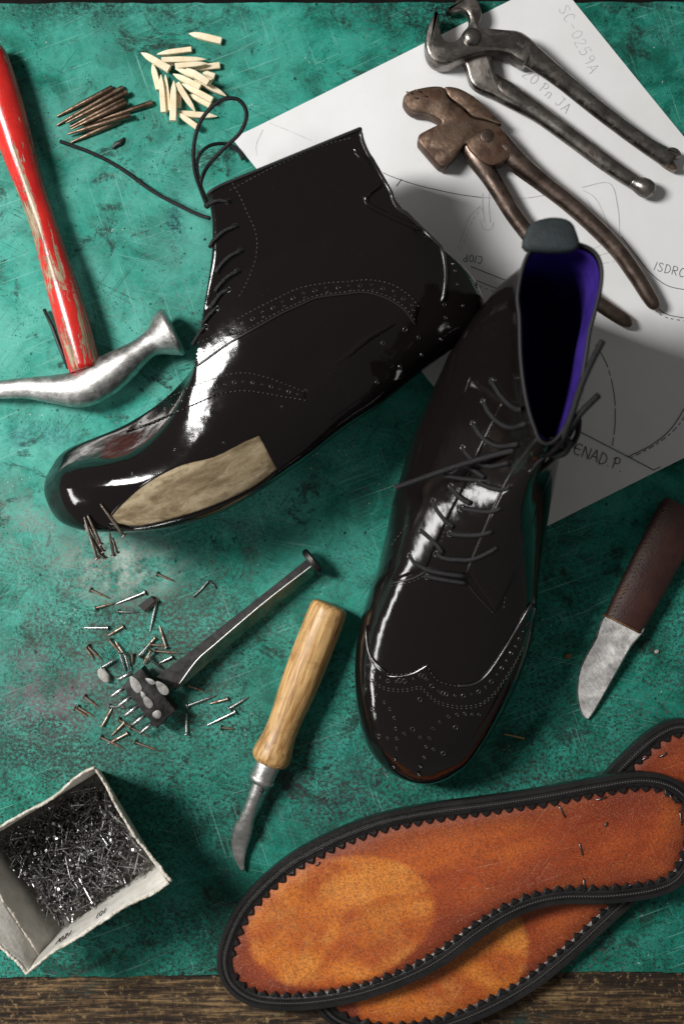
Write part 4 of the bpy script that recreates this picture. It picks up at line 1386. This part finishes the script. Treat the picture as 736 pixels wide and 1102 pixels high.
# print on the inside of the front wall
def wall_pt(u, w, lift):
    p = (GW[1].lerp(GW[2], u)).lerp(RW[1].lerp(RW[2], u), w)
    n = (RW[2] - RW[1]).cross(GW[1] - RW[1]).normalized()
    if n.z < 0: n = -n
    return p + n * lift
pr = MB()
for (txt, u0) in (('1021', .80), ('101', .50)):
    x = 0
    for ch in txt.replace('1', 'I'):
        for stq in FONT[ch]:
            for a, b in zip(stq[:-1], stq[1:]):
                pa_ = wall_pt(u0 - (x + a[0]) * .0075, .86 - a[1] * .022, .0032); pb_ = wall_pt(u0 - (x + b[0]) * .0075, .86 - b[1] * .022, .0032)
                pr.tube([pa_, (pa_ + pb_) / 2, pb_], .00026, 4)
        x += 4.8 if ch != 'I' else 2.6
pr.build('print', M['ink'], bx)

# tacks in the box
me_box = [nail_mesh(.0145, .00048, .00095, 'box_tack', segs=6), nail_mesh(.0145, .00048, .00095, 'box_tack', segs=6)]
me_box[0].materials.append(M['nail_steel']); me_box[1].materials.append(M['nail_dark'])
rnd = random.Random(11)
NZ = .021
def in_box(u, w, z):
    g = (GW[3].lerp(GW[0], u)).lerp(GW[2].lerp(GW[1], u), w)
    r = (RW[3].lerp(RW[0], u)).lerp(RW[2].lerp(RW[1], u), w)
    return g.lerp(r, z / rimz)
def heap(u, w):
    return NZ - .007 * (max(0, .55 - u)) * 1.6 - .004 * max(0, w - .6) + .0025 * noise.noise((u * 5, w * 5, 2))
def rand_tack(z_lo, z_hi, stand):
    while True:
        u, w = rnd.uniform(.07, .95), rnd.uniform(.06, .94)
        p = in_box(u, w, heap(u, w)); p.z = heap(u, w) + rnd.uniform(z_lo, z_hi)
        az = rnd.uniform(0, 2 * math.pi); el = rnd.gauss(0, .28) if rnd.random() > stand else rnd.uniform(.5, 1.4)
        L = rnd.uniform(.012, .019)
        d = Vector((math.cos(az) * math.cos(el), math.sin(az) * math.cos(el), -math.sin(el))) * L
        a, b = p - d * .5, p + d * .5
        q = [in_box(0, 0, p.z), in_box(1, 0, p.z), in_box(1, 1, p.z), in_box(0, 1, p.z)]
        ok = True
        for e in (a, b):
            for i in range(4):
                s, t = q[i], q[(i + 1) % 4]
                cr = (t.x - s.x) * (e.y - s.y) - (t.y - s.y) * (e.x - s.x)
                if cr * (-1) < .0018 * (t - s).length: ok = False
        if ok: return a, b
fill = MB()
for i in range(1500):
    a, b = rand_tack(-.006, -.0004, .45)
    d = (b - a)
    t = d.normalized(); s = t.orthogonal().normalized(); w_ = t.cross(s)
    r = .00042
    hd_ = [a + s * r * 2, a + w_ * r * 2, a - s * r * 2, a - w_ * r * 2]
    fill.add([a + s * r, a + w_ * r, a - s * r, a - w_ * r, b] + hd_ + [a - t * .0004], [(0, 1, 4), (1, 2, 4), (2, 3, 4), (3, 0, 4), (5, 6, 7, 8), (9, 6, 5), (9, 7, 6), (9, 8, 7), (9, 5, 8)])
fo = fill.build('tack_heap', M['nail_dark'], None, smooth=False)
tag(fo, 'dark heap of countless steel tacks filling the card box', 'tacks', kind='stuff')
for i in range(260):
    a, b = rand_tack(-.0002, .0032, .30)
    bright = rnd.random() < .62
    o = place_nail('box_tack', me_box[0 if bright else 1], a, b)
    if bright: tag(o, 'bright steel tack lying on the heap inside the card box', 'tack', 'bright tacks on top of the heap in the box')
    else: tag(o, 'dull dark tack lying on the heap inside the card box', 'tack', 'dark tacks on top of the heap in the box')

# ------------------------------------------------------------------ loose nails on the bench
me_n = [nail_mesh(.0205, .00078, .0017, 'loose_nail', segs=8), nail_mesh(.0205, .00078, .0017, 'loose_nail', segs=8)]
me_n[0].materials.append(M['nail_rusty']); me_n[1].materials.append(M['nail_steel'])
NAILS = c1([(100, 158, 205, 205, 0), (128, 250, 225, 225, 0), (375, 172, 225, 232, 1), (240, 268, 350, 270, 1), (192, 348, 65, 347, 1), (268, 342, 185, 390, 0), (88, 435, 168, 515, 0),
             (432, 210, 398, 375, 1), (480, 448, 445, 335, 0), (430, 80, 525, 120, 0), (195, 405, 250, 470, 0), (265, 470, 225, 412, 0), (340, 490, 425, 400, 1), (425, 398, 385, 440, 0),
             (310, 475, 312, 530, 0), (405, 460, 365, 530, 0), (420, 462, 560, 475, 0), (395, 500, 465, 555, 1), (250, 470, 280, 570, 1), (275, 475, 300, 565, 1), (160, 545, 235, 500, 1),
             (70, 685, 150, 745, 0), (38, 738, 130, 792, 0), (162, 835, 215, 740, 0), (240, 800, 320, 850, 0), (275, 815, 205, 885, 0), (290, 870, 185, 925, 0), (300, 840, 400, 890, 0),
             (195, 735, 300, 745, 1), (580, 735, 730, 680, 1), (580, 875, 580, 770, 1), (590, 635, 675, 665, 0), (320, 912, 450, 960, 0), (400, 430, 490, 440, 0), (510, 492, 440, 525, 1)])
NL = []
raw = [(100, 158, 205, 205, 0)]
for n_ in NAILS:
    NL.append((n_[0], n_[1], 75 + n_[2] / 4.6, 600 + n_[3] / 4.6, n_[4]))
for q in ((385, 528, 320, 545, 0), (388, 560, 455, 520, 1), (410, 570, 310, 618, 1), (360, 622, 410, 628, 0)):
    NL.append((120 + q[0] / 3.067, 580 + q[1] / 3.067, 120 + q[2] / 3.067, 580 + q[3] / 3.067, q[4]))
NL.append((80, 762, 96, 772, 0)); NL.append((93, 697, 102, 710, 0)); NL.append((108, 793, 135, 806, 0))
lv = random.Random(3)
for i, (hx, hy, tx, ty, k) in enumerate(NL):
    crowded = 112 < (hx + tx) / 2 < 170 and 685 < (hy + ty) / 2 < 735
    za = .0014 + (lv.uniform(0, .003) if crowded else 0)
    o = place_nail('loose_nail', me_n[k], at(hx, hy, za), at(tx, ty, .0006 + (lv.uniform(0, .002) if crowded else 0)))
    if k: tag(o, 'bright steel shoe nail lying loose on the green bench round the punch', 'nail', 'bright loose nails round the punch')
    else: tag(o, 'rust-brown shoe nail lying loose on the green bench round the punch', 'nail', 'rusty loose nails round the punch')
mb = MB(); P = [at(208, 642.5, .0008), at(217, 634, .0008), at(224.5, 625.5, .0009), at(227, 626, .0009), at(233, 633, .0008)]
mb.tube(catmull([tuple(p) for p in P], 24), .0006, 7)
tag(mb.build('bent_wire', M['nail_dark']), 'thin steel wire bent into a hook on the bench', 'wire')
mb = plate(c1([(338, 238), (405, 190), (430, 215), (372, 270)]), .0004, .005, .0008)
tag(mb.build('leather_offcut', M['chip_dark'], sharp=30), 'small black square leather offcut among the loose nails', 'offcut')
mb = plate(c1([(430, 205), (440, 214), (378, 272), (368, 268)]), .0004, .0035, .0006)
tag(mb.build('wood_splinter', M['nail_rusty'], sharp=30), 'rust-coloured sliver beside the black square offcut', 'splinter')
def pebble(name, px, py, rx, ry, rz, ang, mat, label, cat, seed):
    bm = bmesh.new()
    bmesh.ops.create_icosphere(bm, subdivisions=3, radius=1)
    for w in bm.verts:
        w.co *= 1 + .35 * noise.noise(w.co * 1.7 + Vector((seed, 0, 0)))
        w.co = Vector((w.co.x * rx * PX, w.co.y * ry * PX, w.co.z * rz * PX))
    zmin = min(w.co.z for w in bm.verts)
    me = bpy.data.meshes.new(name); bm.to_mesh(me); bm.free()
    me.polygons.foreach_set('use_smooth', [True] * len(me.polygons))
    me.materials.append(mat)
    o = bpy.data.objects.new(name, me); COL.objects.link(o)
    p = at(px, py, 0); o.location = (p.x, p.y, -zmin); o.rotation_euler = (0, 0, ang)
    return tag(o, label, cat)
pebble('stone_chip', 113, 726, 10, 5.5, 4, -.9, M['stone'], 'pale grey stone chip among the loose nails', 'stone', 3)
pebble('stone_chip', 706, 701, 2.6, 2, 1.2, .3, M['stone'], 'tiny whitish chip on the bench beside the knife blade', 'stone', 9)
pebble('dirt_crumb', 633, 772 - 2, 5, 3, 2, .3, M['worn_tan'], 'small brown dirt crumb at the tip of the knife blade', 'crumb', 5) if False else None
pebble('dirt_crumb', 611, 706, 4, 3, 1.5, .3, M['worn_tan'], 'brown dirt crumb on the bench between standing boot and knife', 'crumb', 5)
pebble('wax_chip', 629, 770, 0.1, .1, .1, 0, M['stone'], '', '', 1) if False else None
mb = MB(); mb.tube(catmull([tuple(at(542, 790, .001)), tuple(at(552, 792, .0014)), tuple(at(564, 795, .001))], 10), .0006, 6)
tag(mb.build('straw_bit', M['straw']), 'bit of yellow straw in the shade of the standing boot', 'straw')
mb = MB(); mb.tube(catmull([tuple(at(121, 160, .0012)), tuple(at(126, 155, .0014)), tuple(at(130, 153, .0016)), tuple(at(134, 148, .001))], 14), [.0004 + .0012 * math.sin(math.pi * i / 13) for i in range(14)], 7, flat=.6)
tag(mb.build('lint_curl', M['chip_dark']), 'small dark curl of lint below the steel spikes', 'lint')

# ------------------------------------------------------------------ wooden pegs
PEGS = [(390, 68, 605, 120, 0), (180, 205, 408, 175, 0), (75, 195, 262, 305, 1.2), (500, 238, 210, 245, .9), (510, 265, 300, 285, 1.5), (430, 300, 595, 280, 0), (480, 330, 560, 355, 0), (300, 300, 540, 385, 2.2),
        (635, 480, 430, 370, .6), (285, 335, 465, 425, 1.5), (345, 400, 545, 510, 1.0), (430, 580, 310, 400, .8), (150, 265, 190, 440, 0), (205, 340, 225, 590, 0.9), (235, 340, 255, 580, .3), (290, 380, 285, 645, 1.4),
        (390, 470, 530, 545, 0), (575, 615, 330, 600, 0), (310, 590, 455, 695, .7), (322, 440, 318, 555, 0), (372, 300, 520, 395, 2.6), (205, 270, 330, 250, 0.0)]
def peg_mesh(seed, L):
    rr = random.Random(seed)
    w = .00175 * rr.uniform(.85, 1.15); h = .0016 * rr.uniform(.9, 1.1)
    mb = MB(); v, f = [], []
    st_ = [(0, .12), (.06, .35), (.18, .72), (.34, .95), (.6, 1), (.985, 1), (1, .93)]
    for (t, q) in st_:
        for (a, b) in ((-1, -1), (1, -1), (1, .8), (.8, 1), (-.8, 1), (-1, .8)):
            v.append(Vector((t * L, a * w * q * (1 + .08 * rr.uniform(-1, 1)), b * h * q)))
    K = 6
    for i in range(len(st_) - 1):
        for k in range(K):
            kk = (k + 1) % K
            f.append((i * K + k, i * K + kk, (i + 1) * K + kk, (i + 1) * K + k))
    f += [tuple(range(K)), tuple((len(st_) - 1) * K + k for k in range(K))]
    me = bpy.data.meshes.new('wooden_peg')
    me.from_pydata([tuple(p) for p in v], [], f)
    bm = bmesh.new(); bm.from_mesh(me); bmesh.ops.recalc_face_normals(bm, faces=bm.faces); bm.to_mesh(me); bm.free()
    me.materials.append(M['peg_wood'])
    return me
for i, (tx, ty, bx_, by_, lay) in enumerate(PEGS):
    a = crop([(tx, ty)], 140, 25, 6.133)[0]; b = crop([(bx_, by_)], 140, 25, 6.133)[0]
    z = .0020 + lay * .0034
    p, q = at(a[0], a[1], z), at(b[0], b[1], z + (.0004 if lay else 0))
    o = bpy.data.objects.new('wooden_peg', peg_mesh(i, (q - p).length)); COL.objects.link(o)
    o.location = p; o.rotation_euler = (q - p).to_track_quat('X', 'Z').to_euler()
    if i == 0: tag(o, 'pale pointed wooden shoe peg lying apart from the heap', 'peg', 'pale wooden pegs')
    else: tag(o, 'pale pointed wooden shoe peg in the small heap beside the boot lace', 'peg', 'pale wooden pegs')

# ------------------------------------------------------------------ steel spikes
SPK = [(110, 240, 430, 75, 0), (110, 290, 490, 75, 0), (165, 275, 515, 100, .6), (185, 300, 495, 140, .0), (190, 312, 510, 160, .7), (265, 290, 655, 160, 0), (170, 340, 530, 230, .7), (190, 387, 470, 262, 0)]
for i, (tx, ty, bx_, by_, lay) in enumerate(SPK):
    a = crop([(tx, ty)], 40, 80, 5.257)[0]; b = crop([(bx_, by_)], 40, 80, 5.257)[0]
    z = .0019 + lay * .0030
    p, q = at(a[0], a[1], z - .0006), at(b[0], b[1], z)
    L = (q - p).length
    mb = MB()
    mb.tube([Vector((t * L, 0, 0)) for t in (0, .03, .2, .5, .98, 1)], [.0003, .0006, .0011, .0016, .0019, .0016], 8, flat=1)
    me = mb.build('steel_spike', M['spike'], None, sharp=50)
    me.location = p; me.rotation_euler = (q - p).to_track_quat('X', 'Z').to_euler()
    if i == 5: tag(me, 'brown steel spike whose blunt end sticks out farthest from the bundle', 'spike', 'bundle of steel spikes')
    elif i == 7: tag(me, 'brown steel spike at the edge of the bundle, next to the lace tip', 'spike', 'bundle of steel spikes')
    else: tag(me, 'brown tapered steel spike in the bundle beside the red hammer handle', 'spike', 'bundle of steel spikes')

# ------------------------------------------------------------------ insoles with stitched welt
OUT = [(233.5, 1040), (238, 1010), (258, 970), (297, 931), (340, 904), (400, 879), (460, 866), (520, 858), (580, 849), (640, 838), (690, 831), (725, 838), (748, 858), (757, 888), (752, 920), (736, 951), (706, 966), (655, 973), (605, 974), (565, 984), (525, 1006), (475, 1042), (430, 1064), (380, 1080), (325, 1088), (275, 1085), (245, 1067)]
def make_sole(px_out, ztop_fn, th, key, label, rootpx, seed, teeth_step, marks=()):
    root = thing('leather_insole', at(rootpx[0], rootpx[1], 0), label, 'insole', 'pair of welted leather insoles')
    N = 220
    P = catmull(px_out, N, True)
    zs = [ztop_fn(p[0], p[1]) for p in P]
    W = [at(p[0], p[1], z) for p, z in zip(P, zs)]
    W2 = [(p.x, p.y) for p in W]
    def zat(q):
        # height from the pixel under that world point
        x, y = q[0], q[1]
        z = .02
        for _ in range(3):
            k = (CAMH - z) / CAMH
            z = ztop_fn(x / PX / k + 368, -y / PX / k + 551)
        return z
    # welt: swept profile (inwards distance, height)
    prof = [(.0004, -th), (.0, -th * .6), (.0, -.0006), (.0005, .0), (.0026, .0001), (.0030, -.0005), (.0035, .0001), (.0060, .0004), (.0066, -.0005), (.0084, -.0008), (.0102, -.0022), (.0102, -th)]
    rings = []
    for d, h in prof:
        q = offset_poly(W2, d) if d else [Vector(p) for p in W2]
        rings.append([Vector((p[0], p[1], zat(p) + h)) for p in q])
    v = [p for r in rings for p in r]; f = []
    K = len(prof)
    for r in range(K):
        rr = (r + 1) % K
        for i in range(N):
            k = (i + 1) % N
            f.append((r * N + i, r * N + k, rr * N + k, rr * N + i))
    welt = MB().add(v, f).build('welt', M['welt'], root, sharp=30)
    # fine lock-stitch along the welt ridge
    sb = MB()
    mid_ = offset_poly(W2, .0048)
    for i in range(0, N):
        for s in (0, .5):
            a = Vector(mid_[i]).lerp(Vector(mid_[(i + 1) % N]), s); b = Vector(mid_[i]).lerp(Vector(mid_[(i + 1) % N]), s + .36)
            za = zat(a) + .0004
            sb.tube([Vector((a.x, a.y, za - .0003)), Vector(((a.x + b.x) / 2, (a.y + b.y) / 2, za + .0001)), Vector((b.x, b.y, za - .0003))], .00045, 5)
    sb.build('welt_stitching', M['thread'], welt)
    # leather
    ins = offset_poly(W2, .0088)
    poly = [Vector(p) for p in ins]
    bm = bmesh.new()
    lay = [bm.verts.new((p.x, p.y, 0)) for p in poly[::2]]
    fc = bm.faces.new(lay)
    bmesh.ops.triangulate(bm, faces=[fc])
    for _ in range(4):
        bmesh.ops.subdivide_edges(bm, edges=[e for e in bm.edges if e.calc_length() > .006], cuts=1, use_grid_fill=False)
        bmesh.ops.triangulate(bm, faces=bm.faces[:])
    bmesh.ops.beautify_fill(bm, faces=bm.faces[:], edges=bm.edges[:])
    me = bpy.data.meshes.new('leather')
    off = parent_off(root)
    dist = []
    for w in bm.verts:
        q = Vector((w.co.x, w.co.y))
        d = min((q - p).length for p in poly)
        dist.append(d)
        w.co = Vector((q.x, q.y, zat(q) - .0004 - .0012 * max(0, 1 - d / .003) + .0007 * noise.noise((q.x * 35, q.y * 35, seed)))) - off
    bmesh.ops.recalc_face_normals(bm, faces=bm.faces)
    bm.to_mesh(me); bm.free()
    at_ = me.attributes.new('edge', 'FLOAT', 'POINT')
    at_.data.foreach_set('value', dist)
    me.polygons.foreach_set('use_smooth', [True] * len(me.polygons))
    me.materials.append(M[key])
    lo = bpy.data.objects.new('leather', me); COL.objects.link(lo); lo.parent = root
    if sum(p.normal.z for p in me.polygons) < 0: me.flip_normals()
    # pinked teeth of the welt folded on to the leather
    tm = bpy.data.meshes.new('welt_tooth')
    a_ = teeth_step * .5
    tv = [(-a_, -.0016, -.0006), (a_, -.0016, -.0006), (a_ * .55, .0006, -.0004), (0, .0022, -.0006), (-a_ * .55, .0006, -.0004), (-a_ * .6, -.0012, .0007), (a_ * .6, -.0012, .0007), (a_ * .30, .0004, .0009), (0, .0014, .0006), (-a_ * .30, .0004, .0009)]
    tf_ = [(5, 6, 7, 8, 9), (0, 1, 6, 5), (1, 2, 7, 6), (2, 3, 8, 7), (3, 4, 9, 8), (4, 0, 5, 9), (4, 3, 2, 1, 0)]
    tm.from_pydata(tv, [], tf_)
    tm.materials.append(M['welt'])
    line = offset_poly(W2, .0096)
    Lc = catmull([tuple(p) for p in line], 1600, True)
    acc, last = 0, Lc[0]
    rr = random.Random(seed)
    for i in range(1, 1600):
        acc += math.dist(Lc[i], last); last = Lc[i]
        if acc >= teeth_step:
            acc = 0
            tvec = Vector(Lc[(i + 3) % 1600]) - Vector(Lc[i - 3])
            A = sum(W2[k][0] * W2[(k + 1) % N][1] - W2[(k + 1) % N][0] * W2[k][1] for k in range(N))
            nrm = Vector((-tvec.y, tvec.x)) * (1 if A > 0 else -1)
            o = bpy.data.objects.new('welt_tooth', tm); COL.objects.link(o)
            o.parent = root
            o.location = Vector((Lc[i][0], Lc[i][1], zat(Lc[i]) + .0001)) - off
            o.rotation_euler = (rr.uniform(-.1, .1), 0, math.atan2(nrm.y, nrm.x) - math.pi / 2 + rr.uniform(-.12, .12))
            s = rr.uniform(.85, 1.12); o.scale = (s, s, rr.uniform(.9, 1.2))
    for (x0, y0, x1, y1) in marks:
        z = ztop_fn(x0, y0)
        mb = MB(); p, q = at(x0, y0, z + .0002), at(x1, y1, z + .0002)
        mb.tube([p - Vector((0, 0, .0008)), p.lerp(q, .15) + Vector((0, 0, .0003)), p.lerp(q, .85) + Vector((0, 0, .0003)), q - Vector((0, 0, .0008))], .00042, 7)
        mb.build('staple', M['nail_dark'], root)
    return root
def z_top1(x, y):
    t = min(max((x - 236) / 520, 0), 1)
    return .0135 + .0095 * t + .004 * math.sin(math.pi * t)
def z_top2(x, y):
    t = min(max((x - 345) / 430, 0), 1)
    return .0085 + .0015 * t
ax0, ax1 = Vector((236, 1045)), Vector((755, 890))
d1 = (ax1 - ax0).normalized(); n1 = Vector((-d1.y, d1.x))
bx0, bx1 = Vector((346, 1092)), Vector((786, 796))
d2 = (bx1 - bx0).normalized(); n2 = Vector((-d2.y, d2.x))
sc = (bx1 - bx0).length / (ax1 - ax0).length
OUT2 = []
for p in OUT:
    r = Vector(p) - ax0
    a, n_ = r.dot(d1), r.dot(n1)
    q = bx0 + d2 * (a * sc) - n2 * (n_ * .95)
    OUT2.append((q.x, q.y))
# leather colours anchored to each insole's own origin
r1, r2 = (480, 960), (560, 960)
def rel(px, py, r): 
    p = at(px, py, .015) - at(r[0], r[1], 0); return p.x, p.y
x, y = rel(366, 990, r1); mat_insole('insole_a', (x, y, .056, .037, math.atan2(155, 519)))
x, y = rel(478, 1052, r2); mat_insole('insole_b', (x, y, .056, .037, math.atan2(309, 442)))
make_sole(OUT2, z_top2, .0075, 'insole_b', 'tan leather insole with black welt, mostly hidden under the other insole', r2, 5, .0066,
          [(709, 815, 717, 810), (690, 818, 697, 814)])
c6s = lambda x, y: (470 + x / 2.767, 770 + y / 2.767)
mk_ = []
for q in ((362, 268, 382, 305), (422, 378, 434, 418), (436, 485, 438, 525), (565, 506, 605, 502), (470, 252, 504, 243), (690, 235, 712, 262), (722, 285, 728, 330), (498, 330, 506, 318)):
    mk_.append(c6s(q[0], q[1]) + c6s(q[2], q[3]))
mk_.append((340, 932, 344, 928))
make_sole(OUT, z_top1, .0075, 'insole_a', 'russet leather insole with black pinked welt and pale worn ball lying on top', r1, 2, .0066, mk_)
